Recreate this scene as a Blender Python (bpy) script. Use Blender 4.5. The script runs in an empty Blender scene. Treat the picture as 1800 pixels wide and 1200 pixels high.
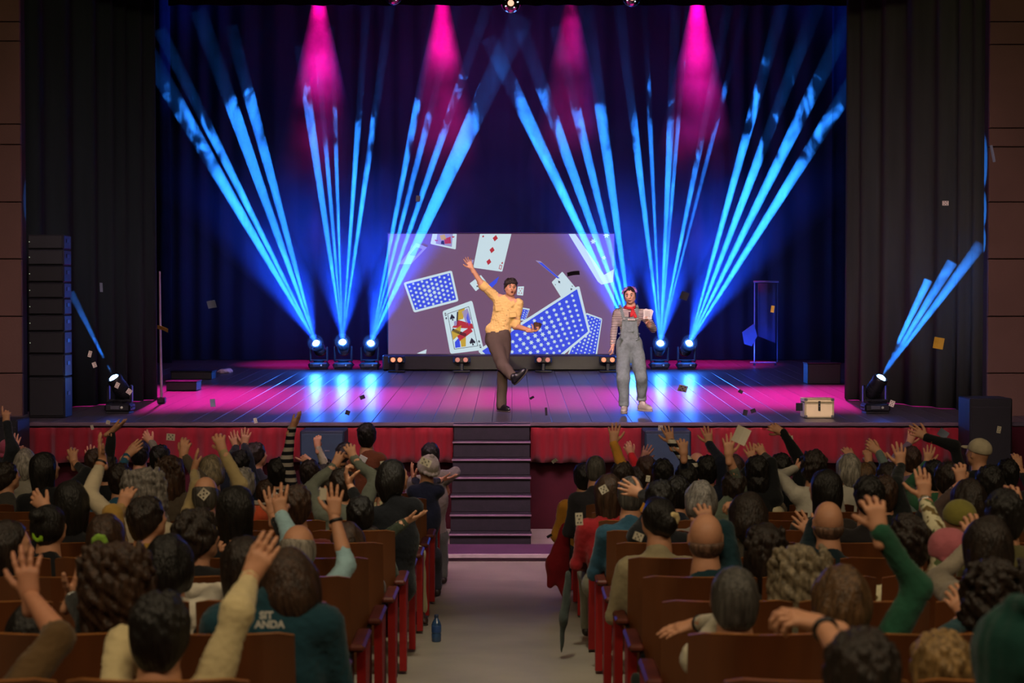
import bpy, math, random
import numpy as np
from mathutils import Vector, Matrix
D = bpy.data
C = bpy.context.scene.collection
SC = bpy.context.scene
random.seed(4)
RNG = np.random.default_rng(7)

# ------------------------------------------------------------------ camera
F_PX, HORIZON, CAM_Z = 2800.0, 526.0, 2.87
TILT = math.atan((600 - HORIZON) / F_PX)
cd = D.cameras.new('camera'); cam = D.objects.new('camera', cd); C.objects.link(cam)
cam.location = (0, 0, CAM_Z); cam.rotation_euler = (math.pi / 2 - TILT, 0, 0)
cd.sensor_width = 36; cd.lens = 36 * F_PX / 1800
cd.dof.use_dof = True; cd.dof.focus_distance = 21.0; cd.dof.aperture_fstop = 3.6
cd.clip_end = 200
SC.camera = cam

# ------------------------------------------------------------------ world, exposure
w = D.worlds.new('world'); SC.world = w; w.use_nodes = True
w.node_tree.nodes['Background'].inputs[0].default_value = (.010, .012, .02, 1)
w.node_tree.nodes['Background'].inputs[1].default_value = .5
SC.view_settings.view_transform = 'Standard'; SC.view_settings.look = 'None'
SC.view_settings.exposure = 0.0; SC.view_settings.gamma = 1.0; SC.view_settings.use_curve_mapping = False
SC.cycles.transparent_max_bounces = 64
SC.cycles.max_bounces = 5; SC.cycles.diffuse_bounces = 2; SC.cycles.glossy_bounces = 2
SC.cycles.volume_bounces = 0; SC.cycles.transmission_bounces = 4
SC.cycles.use_light_tree = True
SC.cycles.sample_clamp_indirect = 3.0; SC.cycles.sample_clamp_direct = 30.0
SC.cycles.volume_step_rate = 1.0; SC.cycles.volume_max_steps = 64
SC.cycles.caustics_reflective = False; SC.cycles.caustics_refractive = False

def at(px, py, Y):
    """world point seen at photograph pixel (px, py) at distance Y in front of the camera plane"""
    v = Vector((px - 900, F_PX * math.cos(TILT) + (600 - py) * math.sin(TILT),
                -F_PX * math.sin(TILT) + (600 - py) * math.cos(TILT)))
    v *= Y / v.y
    return Vector((v.x, v.y, v.z + CAM_Z))

STAGE_Y, STAGE_Z, RAKE = 19.85, 1.34, .03
def stage_z(Y): return STAGE_Z + RAKE * (Y - STAGE_Y)
def floor_z(Y): return max(0.0, CAM_Z - (1.736 + .07 * Y)) if Y < 16.2 else 0.0

def aim(o, target):
    o.rotation_euler = (Vector(target) - o.location).to_track_quat('-Z', 'Y').to_euler()

def area(loc, target, sx, sy, power, col, spread=math.pi):
    l = D.lights.new('area_light', 'AREA'); l.shape = 'RECTANGLE'; l.size = sx; l.size_y = sy
    l.energy = power; l.color = col; l.spread = spread
    o = D.objects.new('area_light', l); C.objects.link(o); o.location = loc; aim(o, target); return o

def spot(loc, target, ang, power, col, blend=.3, radius=.03, parent=None):
    l = D.lights.new('spot_light', 'SPOT'); l.energy = power; l.color = col
    l.spot_size = ang; l.spot_blend = blend; l.shadow_soft_size = radius
    o = D.objects.new('spot_light', l); C.objects.link(o); o.location = loc; aim(o, target); return o

def point(loc, power, col, radius=.05):
    l = D.lights.new('point_light', 'POINT'); l.energy = power; l.color = col; l.shadow_soft_size = radius
    o = D.objects.new('point_light', l); C.objects.link(o); o.location = loc; return o

WARM = (1, .78, .50)
# dimmed house lights above and behind the stalls
for x in (-5.2, 0, 5.2):
    area((x, 1.5, 8.4), (x * .8, 9, 0), 2.2, 1.2, 150, WARM)
    area((x, 9.5, 8.6), (x, 10.5, 0), 2.2, 1.2, 34, WARM)
# front-of-house spots on the two performers and the case, added fill on the apron
spot((-1.2, 2, 6.4), at(884, 600, 20.93), .13, 5600, (1, .80, .50), .35, .06)
spot((1.6, 2, 6.4), at(1107, 620, 20.7), .12, 4300, (1, .84, .60), .35, .06)
spot((2.6, 4, 8.2), at(1436, 715, 20.5), .035, 3000, (1, .86, .55), .5, .05)
area((0, 12, 8.5), (0, 20.2, 1.3), 8, .4, 250, (.95, .62, .80), 1.2)  # added unseen pinkish fill across the apron
# magenta wash from the fly bars, added areas tinting the back cloth
MAG = (1, .015, .42)
for px, pw in ((330, 1.6), (560, 1.1), (775, .8), (1000, .9), (1225, 1.1), (1440, 1.6)):
    p = at(px, -40, 26.0)
    spot(p, (p.x * .98, 23.4, stage_z(23.4)), 0.62, 9000 * pw, MAG, .9, .1)
area((0, 29.2, stage_z(29.2) + .25), (0, 31.4, 4.4), 10, .2, 260, (.008, .07, 1))  # unseen strip, its blue wash stands in for haze glow
area((-.2, 29.0, 8.0), (-.2, 31.4, 4.6), 2.4, .3, 60, (.8, .14, 1))  # unseen area turning the middle of the back cloth purple
# added overhead spot that brightens the centre aisle
spot((-.1, 8.0, 9.0), (-.1, 11.0, .4), .50, 950, (1, .92, .72), .9, .3)
# added overhead spots imitating purple stage spill over the pit
for x in (-3.6, 0, 3.4): spot((x, 18.6, 9.0), (x, 17.4, 0), .62, 300, (.85, .10, .75), .9, .3)
# ------------------------------------------------------------------ materials
def srgb(h):
    if isinstance(h, str):
        h = tuple(int(h[i:i + 2], 16) / 255 for i in (0, 2, 4))
    return tuple((c / 12.92 if c <= .04045 else ((c + .055) / 1.055) ** 2.4) for c in h)

_M = {}
def mat(name, col, rough=.7, metal=0., spec=.5, noise=.12, scale=8., bump=.0, bscale=30., stretch=(1, 1, 1), emit=None, sheen=0.):
    """procedural surface: base colour broken up by noise, optional relief"""
    if name in _M: return _M[name]
    m = D.materials.new(name); m.use_nodes = True; _M[name] = m
    nt = m.node_tree; N = nt.nodes; L = nt.links; b = N['Principled BSDF']
    c = srgb(col) if isinstance(col, str) else col
    b.inputs['Roughness'].default_value = rough; b.inputs['Metallic'].default_value = metal
    b.inputs['Specular IOR Level'].default_value = spec
    if sheen: b.inputs['Sheen Weight'].default_value = sheen
    tc = N.new('ShaderNodeTexCoord'); mp = N.new('ShaderNodeMapping'); mp.inputs['Scale'].default_value = stretch
    L.new(tc.outputs['Object'], mp.inputs[0])
    nz = N.new('ShaderNodeTexNoise'); nz.inputs['Scale'].default_value = scale; nz.inputs['Detail'].default_value = 4
    L.new(mp.outputs[0], nz.inputs['Vector'])
    r = N.new('ShaderNodeValToRGB')
    r.color_ramp.elements[0].position = .3; r.color_ramp.elements[1].position = .72
    r.color_ramp.elements[0].color = tuple(x * (1 - noise) for x in c) + (1,)
    r.color_ramp.elements[1].color = tuple(min(1, x * (1 + noise)) for x in c) + (1,)
    L.new(nz.outputs[0], r.inputs[0]); L.new(r.outputs[0], b.inputs['Base Color'])
    if bump:
        n2 = N.new('ShaderNodeTexNoise'); n2.inputs['Scale'].default_value = bscale; n2.inputs['Detail'].default_value = 3
        L.new(mp.outputs[0], n2.inputs['Vector'])
        bp = N.new('ShaderNodeBump'); bp.inputs['Strength'].default_value = bump; bp.inputs['Distance'].default_value = .01
        L.new(n2.outputs[0], bp.inputs['Height']); L.new(bp.outputs[0], b.inputs['Normal'])
    if emit:
        b.inputs['Emission Color'].default_value = tuple(emit[:3]) + (1,); b.inputs['Emission Strength'].default_value = emit[3]
    return m

def emat(name, col, strength):
    if name in _M: return _M[name]
    m = D.materials.new(name); m.use_nodes = True; _M[name] = m
    b = m.node_tree.nodes['Principled BSDF']; c = srgb(col) if isinstance(col, str) else col
    b.inputs['Base Color'].default_value = (.02, .02, .02, 1); b.inputs['Emission Color'].default_value = c + (1,)
    b.inputs['Emission Strength'].default_value = strength; b.inputs['Roughness'].default_value = .8
    b.inputs['Specular IOR Level'].default_value = .1
    return m

# ------------------------------------------------------------------ mesh helpers
class MB:
    """collects closed shapes for ONE mesh object"""
    def __init__(s): s.v = []; s.f = []; s.m = []
    def add(s, v, f, m=0):
        n = len(s.v); s.v += [tuple(p) for p in v]; s.f += [tuple(i + n for i in q) for q in f]; s.m += [m] * len(f); return s
    def box(s, c, size, rot=None, m=0, ch=0.0):
        hx, hy, hz = (a / 2 for a in size); c = Vector(c)
        if ch <= 0:
            v = [Vector((x * hx, y * hy, z * hz)) for z in (-1, 1) for y in (-1, 1) for x in (-1, 1)]
            f = [(0, 2, 3, 1), (4, 5, 7, 6), (0, 1, 5, 4), (2, 6, 7, 3), (0, 4, 6, 2), (1, 3, 7, 5)]
        else:
            ch = min(ch, .45 * min(size)); v = []; idx = {}
            for sx in (-1, 1):
                for sy in (-1, 1):
                    for sz in (-1, 1):
                        for a in range(3):
                            p = [sx * (hx - ch), sy * (hy - ch), sz * (hz - ch)]
                            p[a] += ch * (sx, sy, sz)[a]
                            idx[(sx, sy, sz, a)] = len(v); v.append(Vector(p))
            f = []
            for a in range(3):
                b_, c_ = (a + 1) % 3, (a + 2) % 3
                for sg in (-1, 1):
                    q = []
                    for t1, t2 in ((-1, -1), (1, -1), (1, 1), (-1, 1)):
                        k = [0, 0, 0]; k[a] = sg; k[b_] = t1; k[c_] = t2; q.append(idx[(*k, a)])
                    f.append(tuple(q if sg > 0 else q[::-1]))
            for a in range(3):
                b_, c_ = (a + 1) % 3, (a + 2) % 3
                for t1 in (-1, 1):
                    for t2 in (-1, 1):
                        k0 = [0, 0, 0]; k1 = [0, 0, 0]
                        k0[a] = -1; k1[a] = 1
                        for k in (k0, k1): k[b_] = t1; k[c_] = t2
                        q = [idx[(*k0, b_)], idx[(*k1, b_)], idx[(*k1, c_)], idx[(*k0, c_)]]
                        f.append(tuple(q if t1 * t2 < 0 else q[::-1]))
            for sx in (-1, 1):
                for sy in (-1, 1):
                    for sz in (-1, 1):
                        q = [idx[(sx, sy, sz, a)] for a in range(3)]
                        f.append(tuple(q if sx * sy * sz > 0 else q[::-1]))
        if rot is not None: v = [rot @ p for p in v]
        return s.add([p + c for p in v], f, m)
    def tube(s, pts, r, n=8, m=0, cap=True):
        pts = [Vector(p) for p in pts]; rs = r if isinstance(r, (list, tuple)) else [r] * len(pts)
        v = []; f = []; up = None
        for i, p in enumerate(pts):
            t = (pts[min(i + 1, len(pts) - 1)] - pts[max(i - 1, 0)])
            if t.length < 1e-9: t = Vector((0, 0, 1))
            t.normalize()
            if up is None: up = t.orthogonal().normalized()
            up = (up - t * up.dot(t)); up = up.normalized() if up.length > 1e-6 else t.orthogonal().normalized()
            sd = t.cross(up)
            for k in range(n):
                a = 2 * math.pi * k / n; v.append(p + (up * math.cos(a) + sd * math.sin(a)) * rs[i])
        for i in range(len(pts) - 1):
            for k in range(n):
                f.append((i * n + k, i * n + (k + 1) % n, (i + 1) * n + (k + 1) % n, (i + 1) * n + k))
        if cap: f.append(tuple(range(n))[::-1]); f.append(tuple((len(pts) - 1) * n + k for k in range(n)))
        return s.add(v, f, m)
    def lathe(s, prof, c=(0, 0, 0), n=20, rot=None, m=0):
        """prof: list of (radius, z)"""
        c = Vector(c); v = []; f = []
        for r, z in prof:
            for k in range(n):
                a = 2 * math.pi * k / n; p = Vector((r * math.cos(a), r * math.sin(a), z))
                v.append((rot @ p if rot is not None else p) + c)
        for i in range(len(prof) - 1):
            for k in range(n):
                f.append((i * n + k, i * n + (k + 1) % n, (i + 1) * n + (k + 1) % n, (i + 1) * n + k))
        f.append(tuple(range(n))[::-1]); f.append(tuple((len(prof) - 1) * n + k for k in range(n)))
        return s.add(v, f, m)
    def prism(s, poly, y0, y1, m=0, axis='y'):
        """polygon in (x, z) thickened along y (or in (y, z) thickened along x)"""
        n = len(poly)
        ar = sum(poly[i][0] * poly[(i + 1) % n][1] - poly[(i + 1) % n][0] * poly[i][1] for i in range(n))
        if ar < 0: poly = poly[::-1]
        if axis == 'y': v = [(x, y0, z) for x, z in poly] + [(x, y1, z) for x, z in poly]
        else: v = [(y1, x, z) for x, z in poly] + [(y0, x, z) for x, z in poly]
        f = [tuple(range(n)), tuple(range(n, 2 * n))[::-1]]
        f += [(i, i + n, (i + 1) % n + n, (i + 1) % n) for i in range(n)]
        if y1 < y0: f = [q[::-1] for q in f]
        return s.add(v, f, m)
    def build(s, name, mats, parent=None, smooth=False, loc=None):
        me = D.meshes.new(name); me.from_pydata(s.v, [], s.f)
        if not isinstance(mats, (list, tuple)): mats = [mats]
        for m in mats: me.materials.append(m)
        if len(mats) > 1: me.polygons.foreach_set('material_index', s.m)
        if smooth: me.polygons.foreach_set('use_smooth', [True] * len(s.f))
        me.update()
        o = D.objects.new(name, me); C.objects.link(o)
        if parent: o.parent = parent
        if loc is not None: o.location = loc
        return o

def empty(name, label, cat, loc=(0, 0, 0), rz=0, group=None, kind=None):
    o = D.objects.new(name, None); C.objects.link(o); o.location = loc; o.rotation_euler = (0, 0, rz)
    o.empty_display_size = .1
    return tag(o, label, cat, group, kind)
def tag(o, label=None, cat=None, group=None, kind=None):
    if label: o['label'] = label
    if cat: o['category'] = cat
    if group: o['group'] = group
    if kind: o['kind'] = kind
    return o
def copy_tree(o, parent=None):
    c = o.copy(); C.objects.link(c)
    if parent: c.parent = parent
    for ch in o.children: copy_tree(ch, c)
    return c

# ------------------------------------------------------------------ setting
m_floor = mat('aisle_floor', '989080', .42, spec=.35, noise=.16, scale=1.6, bump=.1, bscale=60)
m_stage = mat('stage_boards', '4a4448', .34, spec=.6, noise=.25, scale=2.2, bump=.25, bscale=14, stretch=(1, .35, 1))
m_wall = mat('painted_wall', '6b4f42', .85, noise=.12, scale=1.2, bump=.15, bscale=40)
m_black = mat('black_cloth', '101114', .95, spec=.15, noise=.3, scale=5)
m_leg = mat('dark_drape', '20282a', .9, spec=.2, noise=.2, scale=4, stretch=(1, 1, .1))
m_back = mat('back_cloth', '26262c', .95, spec=.1, noise=.15, scale=1)
m_red = mat('red_velour', '750c17', .8, spec=.2, noise=.2, scale=9, stretch=(1, 1, .2), sheen=.3)
m_dkred = mat('dark_red_panel', '3c0d16', .8, spec=.2, noise=.2, scale=4)
m_blk = mat('black_plastic', '141518', .45, noise=.2, scale=10)
m_metal = mat('grey_metal', '8b8b90', .35, metal=.9, noise=.1)
m_steel_dark = mat('dark_metal', '2a2b30', .4, metal=.7, noise=.1)

def struct(o): o['kind'] = 'structure'; return o

# audience floor: sloping stalls then flat in front of the stage
b = MB()
ys = [-3, 16.2, 19.95]; zs = [CAM_Z - (1.736 - .21), 0.0, 0.0]
prof = list(zip(ys, zs)) + [(19.95, -.3), (-3, -.3)]
b.prism(prof, -8, 8, axis='x'); struct(b.build('floor', m_floor))
# stage deck (raked) with its own boards
b = MB()
Yb = 32.4
b.prism([(STAGE_Y + .02, 0), (STAGE_Y + .02, STAGE_Z - .05), (Yb, stage_z(Yb) - .05), (Yb, 0)], -8, 8, axis='x')
stage = struct(b.build('floor_stage', m_dkred))
nb = 22
xs0, xs1 = -6.08, 5.72
brd = None
# long boards running front to back, one object per board, alike pieces share mesh data
bw = (16.0) / 64
b = MB(); Lb = Yb - STAGE_Y
b.box((0, Lb / 2, -.025), (bw - .004, Lb, .05), ch=.003)
bm0 = b.build('stage_board', m_stage, stage)
for i in range(64):
    o = bm0 if i == 0 else bm0.copy()
    if i: C.objects.link(o); o.parent = stage
    o.location = (-8 + bw * (i + .5), STAGE_Y, STAGE_Z + random.uniform(-.0015, .0015)); o.rotation_euler = (math.atan(RAKE), 0, 0)
# flank walls beside the proscenium with panel joints
m_joint = mat('wall_joint', '241a16', .9)
def flank(side, px_edge, name):
    x0 = at(px_edge, 400, 20.6).x; x1 = side * 8
    par = struct(MB().box(((x0 + x1) / 2, 20.75, 4.6), (abs(x1 - x0) - .02, .2, 9.8)).build(name, m_joint))
    for k, (y0, y1) in enumerate(((-60, 38), (38, 72 if side < 0 else 78), (72 if side < 0 else 78, 218 if side < 0 else 225), (218 if side < 0 else 225, 254 if side < 0 else 258),
                                  (254 if side < 0 else 258, 355), (355, 455), (455, 556), (556, 656), (656, 770), (770, 940))):
        za, zb = at(0, y1, 20.6).z, at(0, y0, 20.6).z
        MB().box(((x0 + x1) / 2, 20.63, (za + zb) / 2), (abs(x1 - x0), .06, zb - za - .012), ch=.006).build('wall_panel', m_wall, par)
flank(-1, 37, 'wall_front_left'); flank(1, 1738, 'wall_front_right')
m_dim = mat('dim_plaster', '3a2c26', .9, noise=.1)
for nm, c, s in (('wall_left', (-8.1, 10, 4.5), (.2, 26, 10.5)), ('wall_right', (8.1, 10, 4.5), (.2, 26, 10.5)),
                 ('wall_rear', (0, -3.1, 4.5), (16.2, .2, 10.5)), ('ceiling', (0, 10, 9.6), (16.2, 26, .2))):
    struct(MB().box(c, s).build(nm, m_dim))
for nm, c, s in (('wall_stage_left', (-8.1, 26.5, 6), (.2, 12.6, 12.5)), ('wall_stage_right', (8.1, 26.5, 6), (.2, 12.6, 12.5)),
                 ('wall_stage_back', (0, 32.6, 6), (16.4, .2, 12.5)), ('ceiling_stage', (0, 26.5, 12.2), (16.4, 12.6, .2)),
                 ('wall_above_stage', (0, 20.75, 9.2), (16, .2, 4.3))):
    struct(MB().box(c, s).build(nm, m_black))

def drape(name, x0, y0, x1, y1, zb0, zb1, zt, mt, pleat=.16, amp=.05, thick=.02, seed=1, parent=None):
    """pleated hanging cloth from (x0,y0) to (x1,y1) with real folds and thickness"""
    rr = random.Random(seed); L = math.hypot(x1 - x0, y1 - y0); n = max(8, int(L / pleat * 8)); v = []; f = []
    ux, uy = (x1 - x0) / L, (y1 - y0) / L; nx, ny = -uy, ux
    ph = 0; offs = []
    for i in range(n + 1):
        ph += (2 * math.pi * (L / n) / pleat) * (1 + .35 * math.sin(i * .11 + seed)); a = math.sin(ph)
        offs.append(amp * (a * abs(a) ** .3 + .35 * math.sin(ph * .37 + seed)))
    rows = 5
    for j in range(rows):
        t = j / (rows - 1)
        for i in range(n + 1):
            u = i / n; x = x0 + (x1 - x0) * u; y = y0 + (y1 - y0) * u; zb = zb0 + (zb1 - zb0) * u
            o = offs[i] * (.55 + .45 * (1 - t)) if zt - zb < 1.5 else offs[i]
            v.append((x + nx * o, y + ny * o, zb + (zt - zb) * t))
    m = len(v)
    v += [(x + nx * thick, y + ny * thick, z) for x, y, z in v[:m]]
    W = n + 1
    for j in range(rows - 1):
        for i in range(n):
            a = j * W + i; f.append((a, a + 1, a + W + 1, a + W)); f.append((a + m, a + W + m, a + W + 1 + m, a + 1 + m))
    for i in range(n):
        f.append((i, i + m, i + 1 + m, i + 1)); a = (rows - 1) * W + i; f.append((a, a + 1, a + 1 + m, a + m))
    for j in range(rows - 1):
        a = j * W; f.append((a, a + W, a + W + m, a + m)); a = j * W + n; f.append((a, a + m, a + W + m, a + W))
    bb = MB(); bb.add(v, f); return bb.build(name, mt, parent, smooth=True)

# side curtains
a0 = at(40, 722, 20.95); a1 = at(283, 705, 23.0)
o = drape('stage_curtain', a0.x, 20.95, a1.x, 22.9, stage_z(21) + .01, stage_z(22.9) + .01, 9.0, m_leg, .34, .07, seed=3)
tag(o, 'dark green-black pleated curtain at the left side of the stage', 'curtain')
a0 = at(1478, 705, 22.9); a1 = at(1738, 724, 20.95)
o = drape('stage_curtain', a0.x, 22.9, a1.x, 20.95, stage_z(22.9) + .01, stage_z(21) + .01, 9.0, mat('lit_drape', '3e413c', .9, spec=.2, noise=.2, scale=4, stretch=(1, 1, .1)), .34, .07, seed=8)  # light on the right-hand pleats put into a greyer drape colour
tag(o, 'dark pleated curtain, coloured greyer for its light, at the right side of the stage', 'curtain')
# black masking drapes deeper on stage and back cloth
o = drape('back_curtain', -7.8, 31.2, 7.8, 31.2, stage_z(31.2) + .01, stage_z(31.2) + .01, 11.5, m_back, .5, .05, seed=5)
tag(o, 'wide dark curtain washed with blue light behind the projection screen', 'curtain')
for k, (p0, p1, Y) in enumerate(((100, 330, 25.2), (1400, 1640, 25.2))):
    x0 = at(p0, 400, Y).x; x1 = at(p1, 400, Y).x
    if k == 0: x0 -= 1.2; x1 = at(300, 400, 30.3).x
    else: x1 += 1.2; x0 = at(1462, 400, 30.3).x
    o = drape('masking_curtain', x0, 30.3, x1, 30.3, stage_z(30.3) + .01, stage_z(30.3) + .01, 11.0, m_black, .4, .04, seed=11 + k)
    tag(o, 'narrow black masking curtain standing in the wings on the %s side of the stage' % ('left', 'right')[k], 'curtain')
zt = at(0, 9, 23.25).z
o = drape('border_curtain', -5.0, 23.25, 5.0, 23.25, zt, zt, 9.5, m_black, .4, .04, seed=21)
tag(o, 'black border curtain hanging across the top of the stage opening', 'curtain')

# red valance over the stage front, dark panel below
xl, xr = at(42, 742, 19.8).x, at(1708, 742, 19.8).x
sxl, sxr = at(797, 742, 19.8).x, at(933, 742, 19.8).x
for k, (x0, x1, lb) in enumerate(((xl, sxl, 'long red pleated valance hanging from the stage edge left of the stairs'),
                                  (sxr, xr, 'long red pleated valance hanging from the stage edge right of the stairs'))):
    o = drape('stage_valance', x0, 19.70, x1, 19.70, at(0, 812, 19.75).z, at(0, 812, 19.75).z, STAGE_Z - .06, m_red, .30, .055, .015, seed=31 + k)
    tag(o, lb, 'valance')
b = MB(); b.box(((xl + xr) / 2, 19.82, STAGE_Z - .025), (xr - xl, .10, .05), ch=.01)
struct(b.build('trim_stage_edge', mat('stage_nosing', '5a4a50', .5)))

# stairs up to the stage
m_step = mat('step_carpet', '1c151c', .8, noise=.25, scale=12, bump=.2); m_nose = mat('step_nosing', 'a58a98', .35, metal=.6)
st = empty('stage_stairs', 'dark stairs of seven steps rising from the aisle to the stage edge', 'stairs', ((sxl + sxr) / 2, 19.7, 0))
ybase = 18.15; nst = 7; zst = [STAGE_Z * (i + 1) / nst for i in range(nst)]; dy = (19.72 - ybase) / nst
wS = at(934, 800, 18.9).x - at(797, 800, 18.9).x
for i in range(nst):
    ya = ybase + dy * i - 19.7; z = zst[i]
    o = MB().box((0, (ya + .02) / 2, z - .5 * STAGE_Z / nst - .015), (wS, -ya + .02, STAGE_Z / nst - .03), ch=.004).build('step', m_step, st)
    MB().box((0, ya + .1, z - .012), (wS + .02, .24, .024), ch=.006).build('tread', m_step, o)
    MB().box((0, ya - .022, z - .010), (wS + .02, .012, .022), ch=.003).build('nosing', m_nose, o)
# low platform at the foot of the stairs
m_plat = mat('purple_platform', '5c3a55', .55, noise=.15, scale=3)
o = MB().box((0, 17.95, .035), (9.5, .9 + 2.7, .07), ch=.01)
o = MB(); o.box((0, 17.76, .04), (11, .72, .08), ch=.01)
o = o.build('low_platform', m_plat); tag(o, 'low purple lit platform along the floor at the foot of the stage', 'platform')
MB().box((0, 17.39, .06), (11, .03, .045), ch=.004).build('edge_strip', mat('pale_strip', 'b9a9a6', .5), o)
# ------------------------------------------------------------------ haze and beams
hz = D.materials.new('haze'); hz.use_nodes = True
nt = hz.node_tree; nt.nodes.clear(); N = nt.nodes; L = nt.links
out = N.new('ShaderNodeOutputMaterial'); vs = N.new('ShaderNodeVolumeScatter'); vs.inputs['Color'].default_value = (.9, .95, 1, 1)
L.new(vs.outputs[0], out.inputs['Volume'])
g = N.new('ShaderNodeNewGeometry')
mp = N.new('ShaderNodeMapping'); mp.inputs['Scale'].default_value = (1.5, .6, .7); L.new(g.outputs['Position'], mp.inputs[0])
n1 = N.new('ShaderNodeTexNoise'); n1.inputs['Scale'].default_value = 1.5; n1.inputs['Detail'].default_value = 3.5; n1.inputs['Roughness'].default_value = .6
n1.inputs['Distortion'].default_value = .6
L.new(mp.outputs[0], n1.inputs['Vector'])
sp = N.new('ShaderNodeSeparateXYZ'); L.new(g.outputs['Position'], sp.inputs[0])
def mth(op, a, b=None, clamp=False):
    n = N.new('ShaderNodeMath'); n.operation = op; n.use_clamp = clamp
    for i, x in enumerate((a, b)):
        if x is None: continue
        if isinstance(x, (int, float)): n.inputs[i].default_value = x
        else: L.new(x, n.inputs[i])
    return n.outputs[0]
HAZE_TOP = 6.2
# haze bank whose ragged top lies near HAZE_TOP, thin wisps above
top = mth('ADD', mth('MULTIPLY', mth('SUBTRACT', n1.outputs[0], .5), 5.5), HAZE_TOP)
bank = mth('MULTIPLY', mth('SUBTRACT', top, sp.outputs[2]), 2.2, True)
dens = mth('ADD', mth('MULTIPLY', bank, .96), .04)
patch = mth('ADD', mth('MULTIPLY', mth('SUBTRACT', n1.outputs[0], .36), 2.8, True), .4)
dens = mth('MULTIPLY', dens, patch)
fade = mth('MULTIPLY', mth('SUBTRACT', 8.6, sp.outputs[2]), .4, True)
dens = mth('MULTIPLY', dens, fade)
L.new(mth('MULTIPLY', dens, .16), vs.inputs['Density'])

def thin(name, k, top_fade):
    m = D.materials.new(name); m.use_nodes = True; t = m.node_tree; t.nodes.clear()
    o = t.nodes.new('ShaderNodeOutputMaterial'); v = t.nodes.new('ShaderNodeVolumeScatter'); v.inputs['Color'].default_value = (1, 1, 1, 1)
    v.inputs['Density'].default_value = k; t.links.new(v.outputs[0], o.inputs['Volume']); return m
hz_thin = thin('thin_haze', .012, 0); hz_ball = thin('lens_halo', .10, 0); hz_mag = D.materials.new('shaft_haze'); hz_mag.use_nodes = True
nt = hz_mag.node_tree; nt.nodes.clear(); N = nt.nodes; L = nt.links
out = N.new('ShaderNodeOutputMaterial'); vs = N.new('ShaderNodeVolumeScatter'); vs.inputs['Color'].default_value = (1, 1, 1, 1); L.new(vs.outputs[0], out.inputs['Volume'])
g = N.new('ShaderNodeNewGeometry'); n2 = N.new('ShaderNodeTexNoise'); n2.inputs['Scale'].default_value = .9; n2.inputs['Detail'].default_value = 3
L.new(g.outputs['Position'], n2.inputs['Vector']); sp = N.new('ShaderNodeSeparateXYZ'); L.new(g.outputs['Position'], sp.inputs[0])
hi = mth('MULTIPLY', mth('SUBTRACT', sp.outputs[2], mth('SUBTRACT', 5.6, mth('MULTIPLY', n2.outputs[0], 2.0))), .33, True)
L.new(mth('MULTIPLY', mth('MULTIPLY', hi, hi), mth('MULTIPLY', mth('SUBTRACT', n2.outputs[0], .33), .4, True)), vs.inputs['Density'])
def noisy(name, k, sc, lo, gain, zmid=None, zs=1.):
    m = D.materials.new(name); m.use_nodes = True; global nt, N, L
    nt = m.node_tree; nt.nodes.clear(); N = nt.nodes; L = nt.links
    o = N.new('ShaderNodeOutputMaterial'); v = N.new('ShaderNodeVolumeScatter'); v.inputs['Color'].default_value = (1, 1, 1, 1); L.new(v.outputs[0], o.inputs['Volume'])
    g = N.new('ShaderNodeNewGeometry'); n = N.new('ShaderNodeTexNoise'); n.inputs['Scale'].default_value = sc; n.inputs['Detail'].default_value = 4; n.inputs['Distortion'].default_value = .8
    L.new(g.outputs['Position'], n.inputs['Vector']); d = mth('MULTIPLY', mth('SUBTRACT', n.outputs[0], lo), gain, True)
    if zmid is not None:
        s = N.new('ShaderNodeSeparateXYZ'); L.new(g.outputs['Position'], s.inputs[0]); f = mth('MULTIPLY', mth('SUBTRACT', zmid, s.outputs[2]), zs, True); d = mth('MULTIPLY', d, mth('MULTIPLY', f, f))
    L.new(mth('MULTIPLY', d, k), v.inputs['Density']); return m
hz_smoke = noisy('smoke_haze', .8, 2.0, .38, 3.2, 5.2, .9)
hz_thin = noisy('thin_haze', .09, .7, .25, 2.0, 5.6, .24)
def cone(name, p, q, half, mt, parent, n=20, start=.02, ext=1.0):
    p = Vector(p); q = Vector(q); q = p + (q - p) * ext; d = (q - p); Ln = d.length; d.normalize()
    b = MB(); b.tube([p + d * start, q], [max(.004, start * math.tan(half)) + .006, Ln * math.tan(half)], n)
    return b.build(name, mt, parent, smooth=True)

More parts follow.
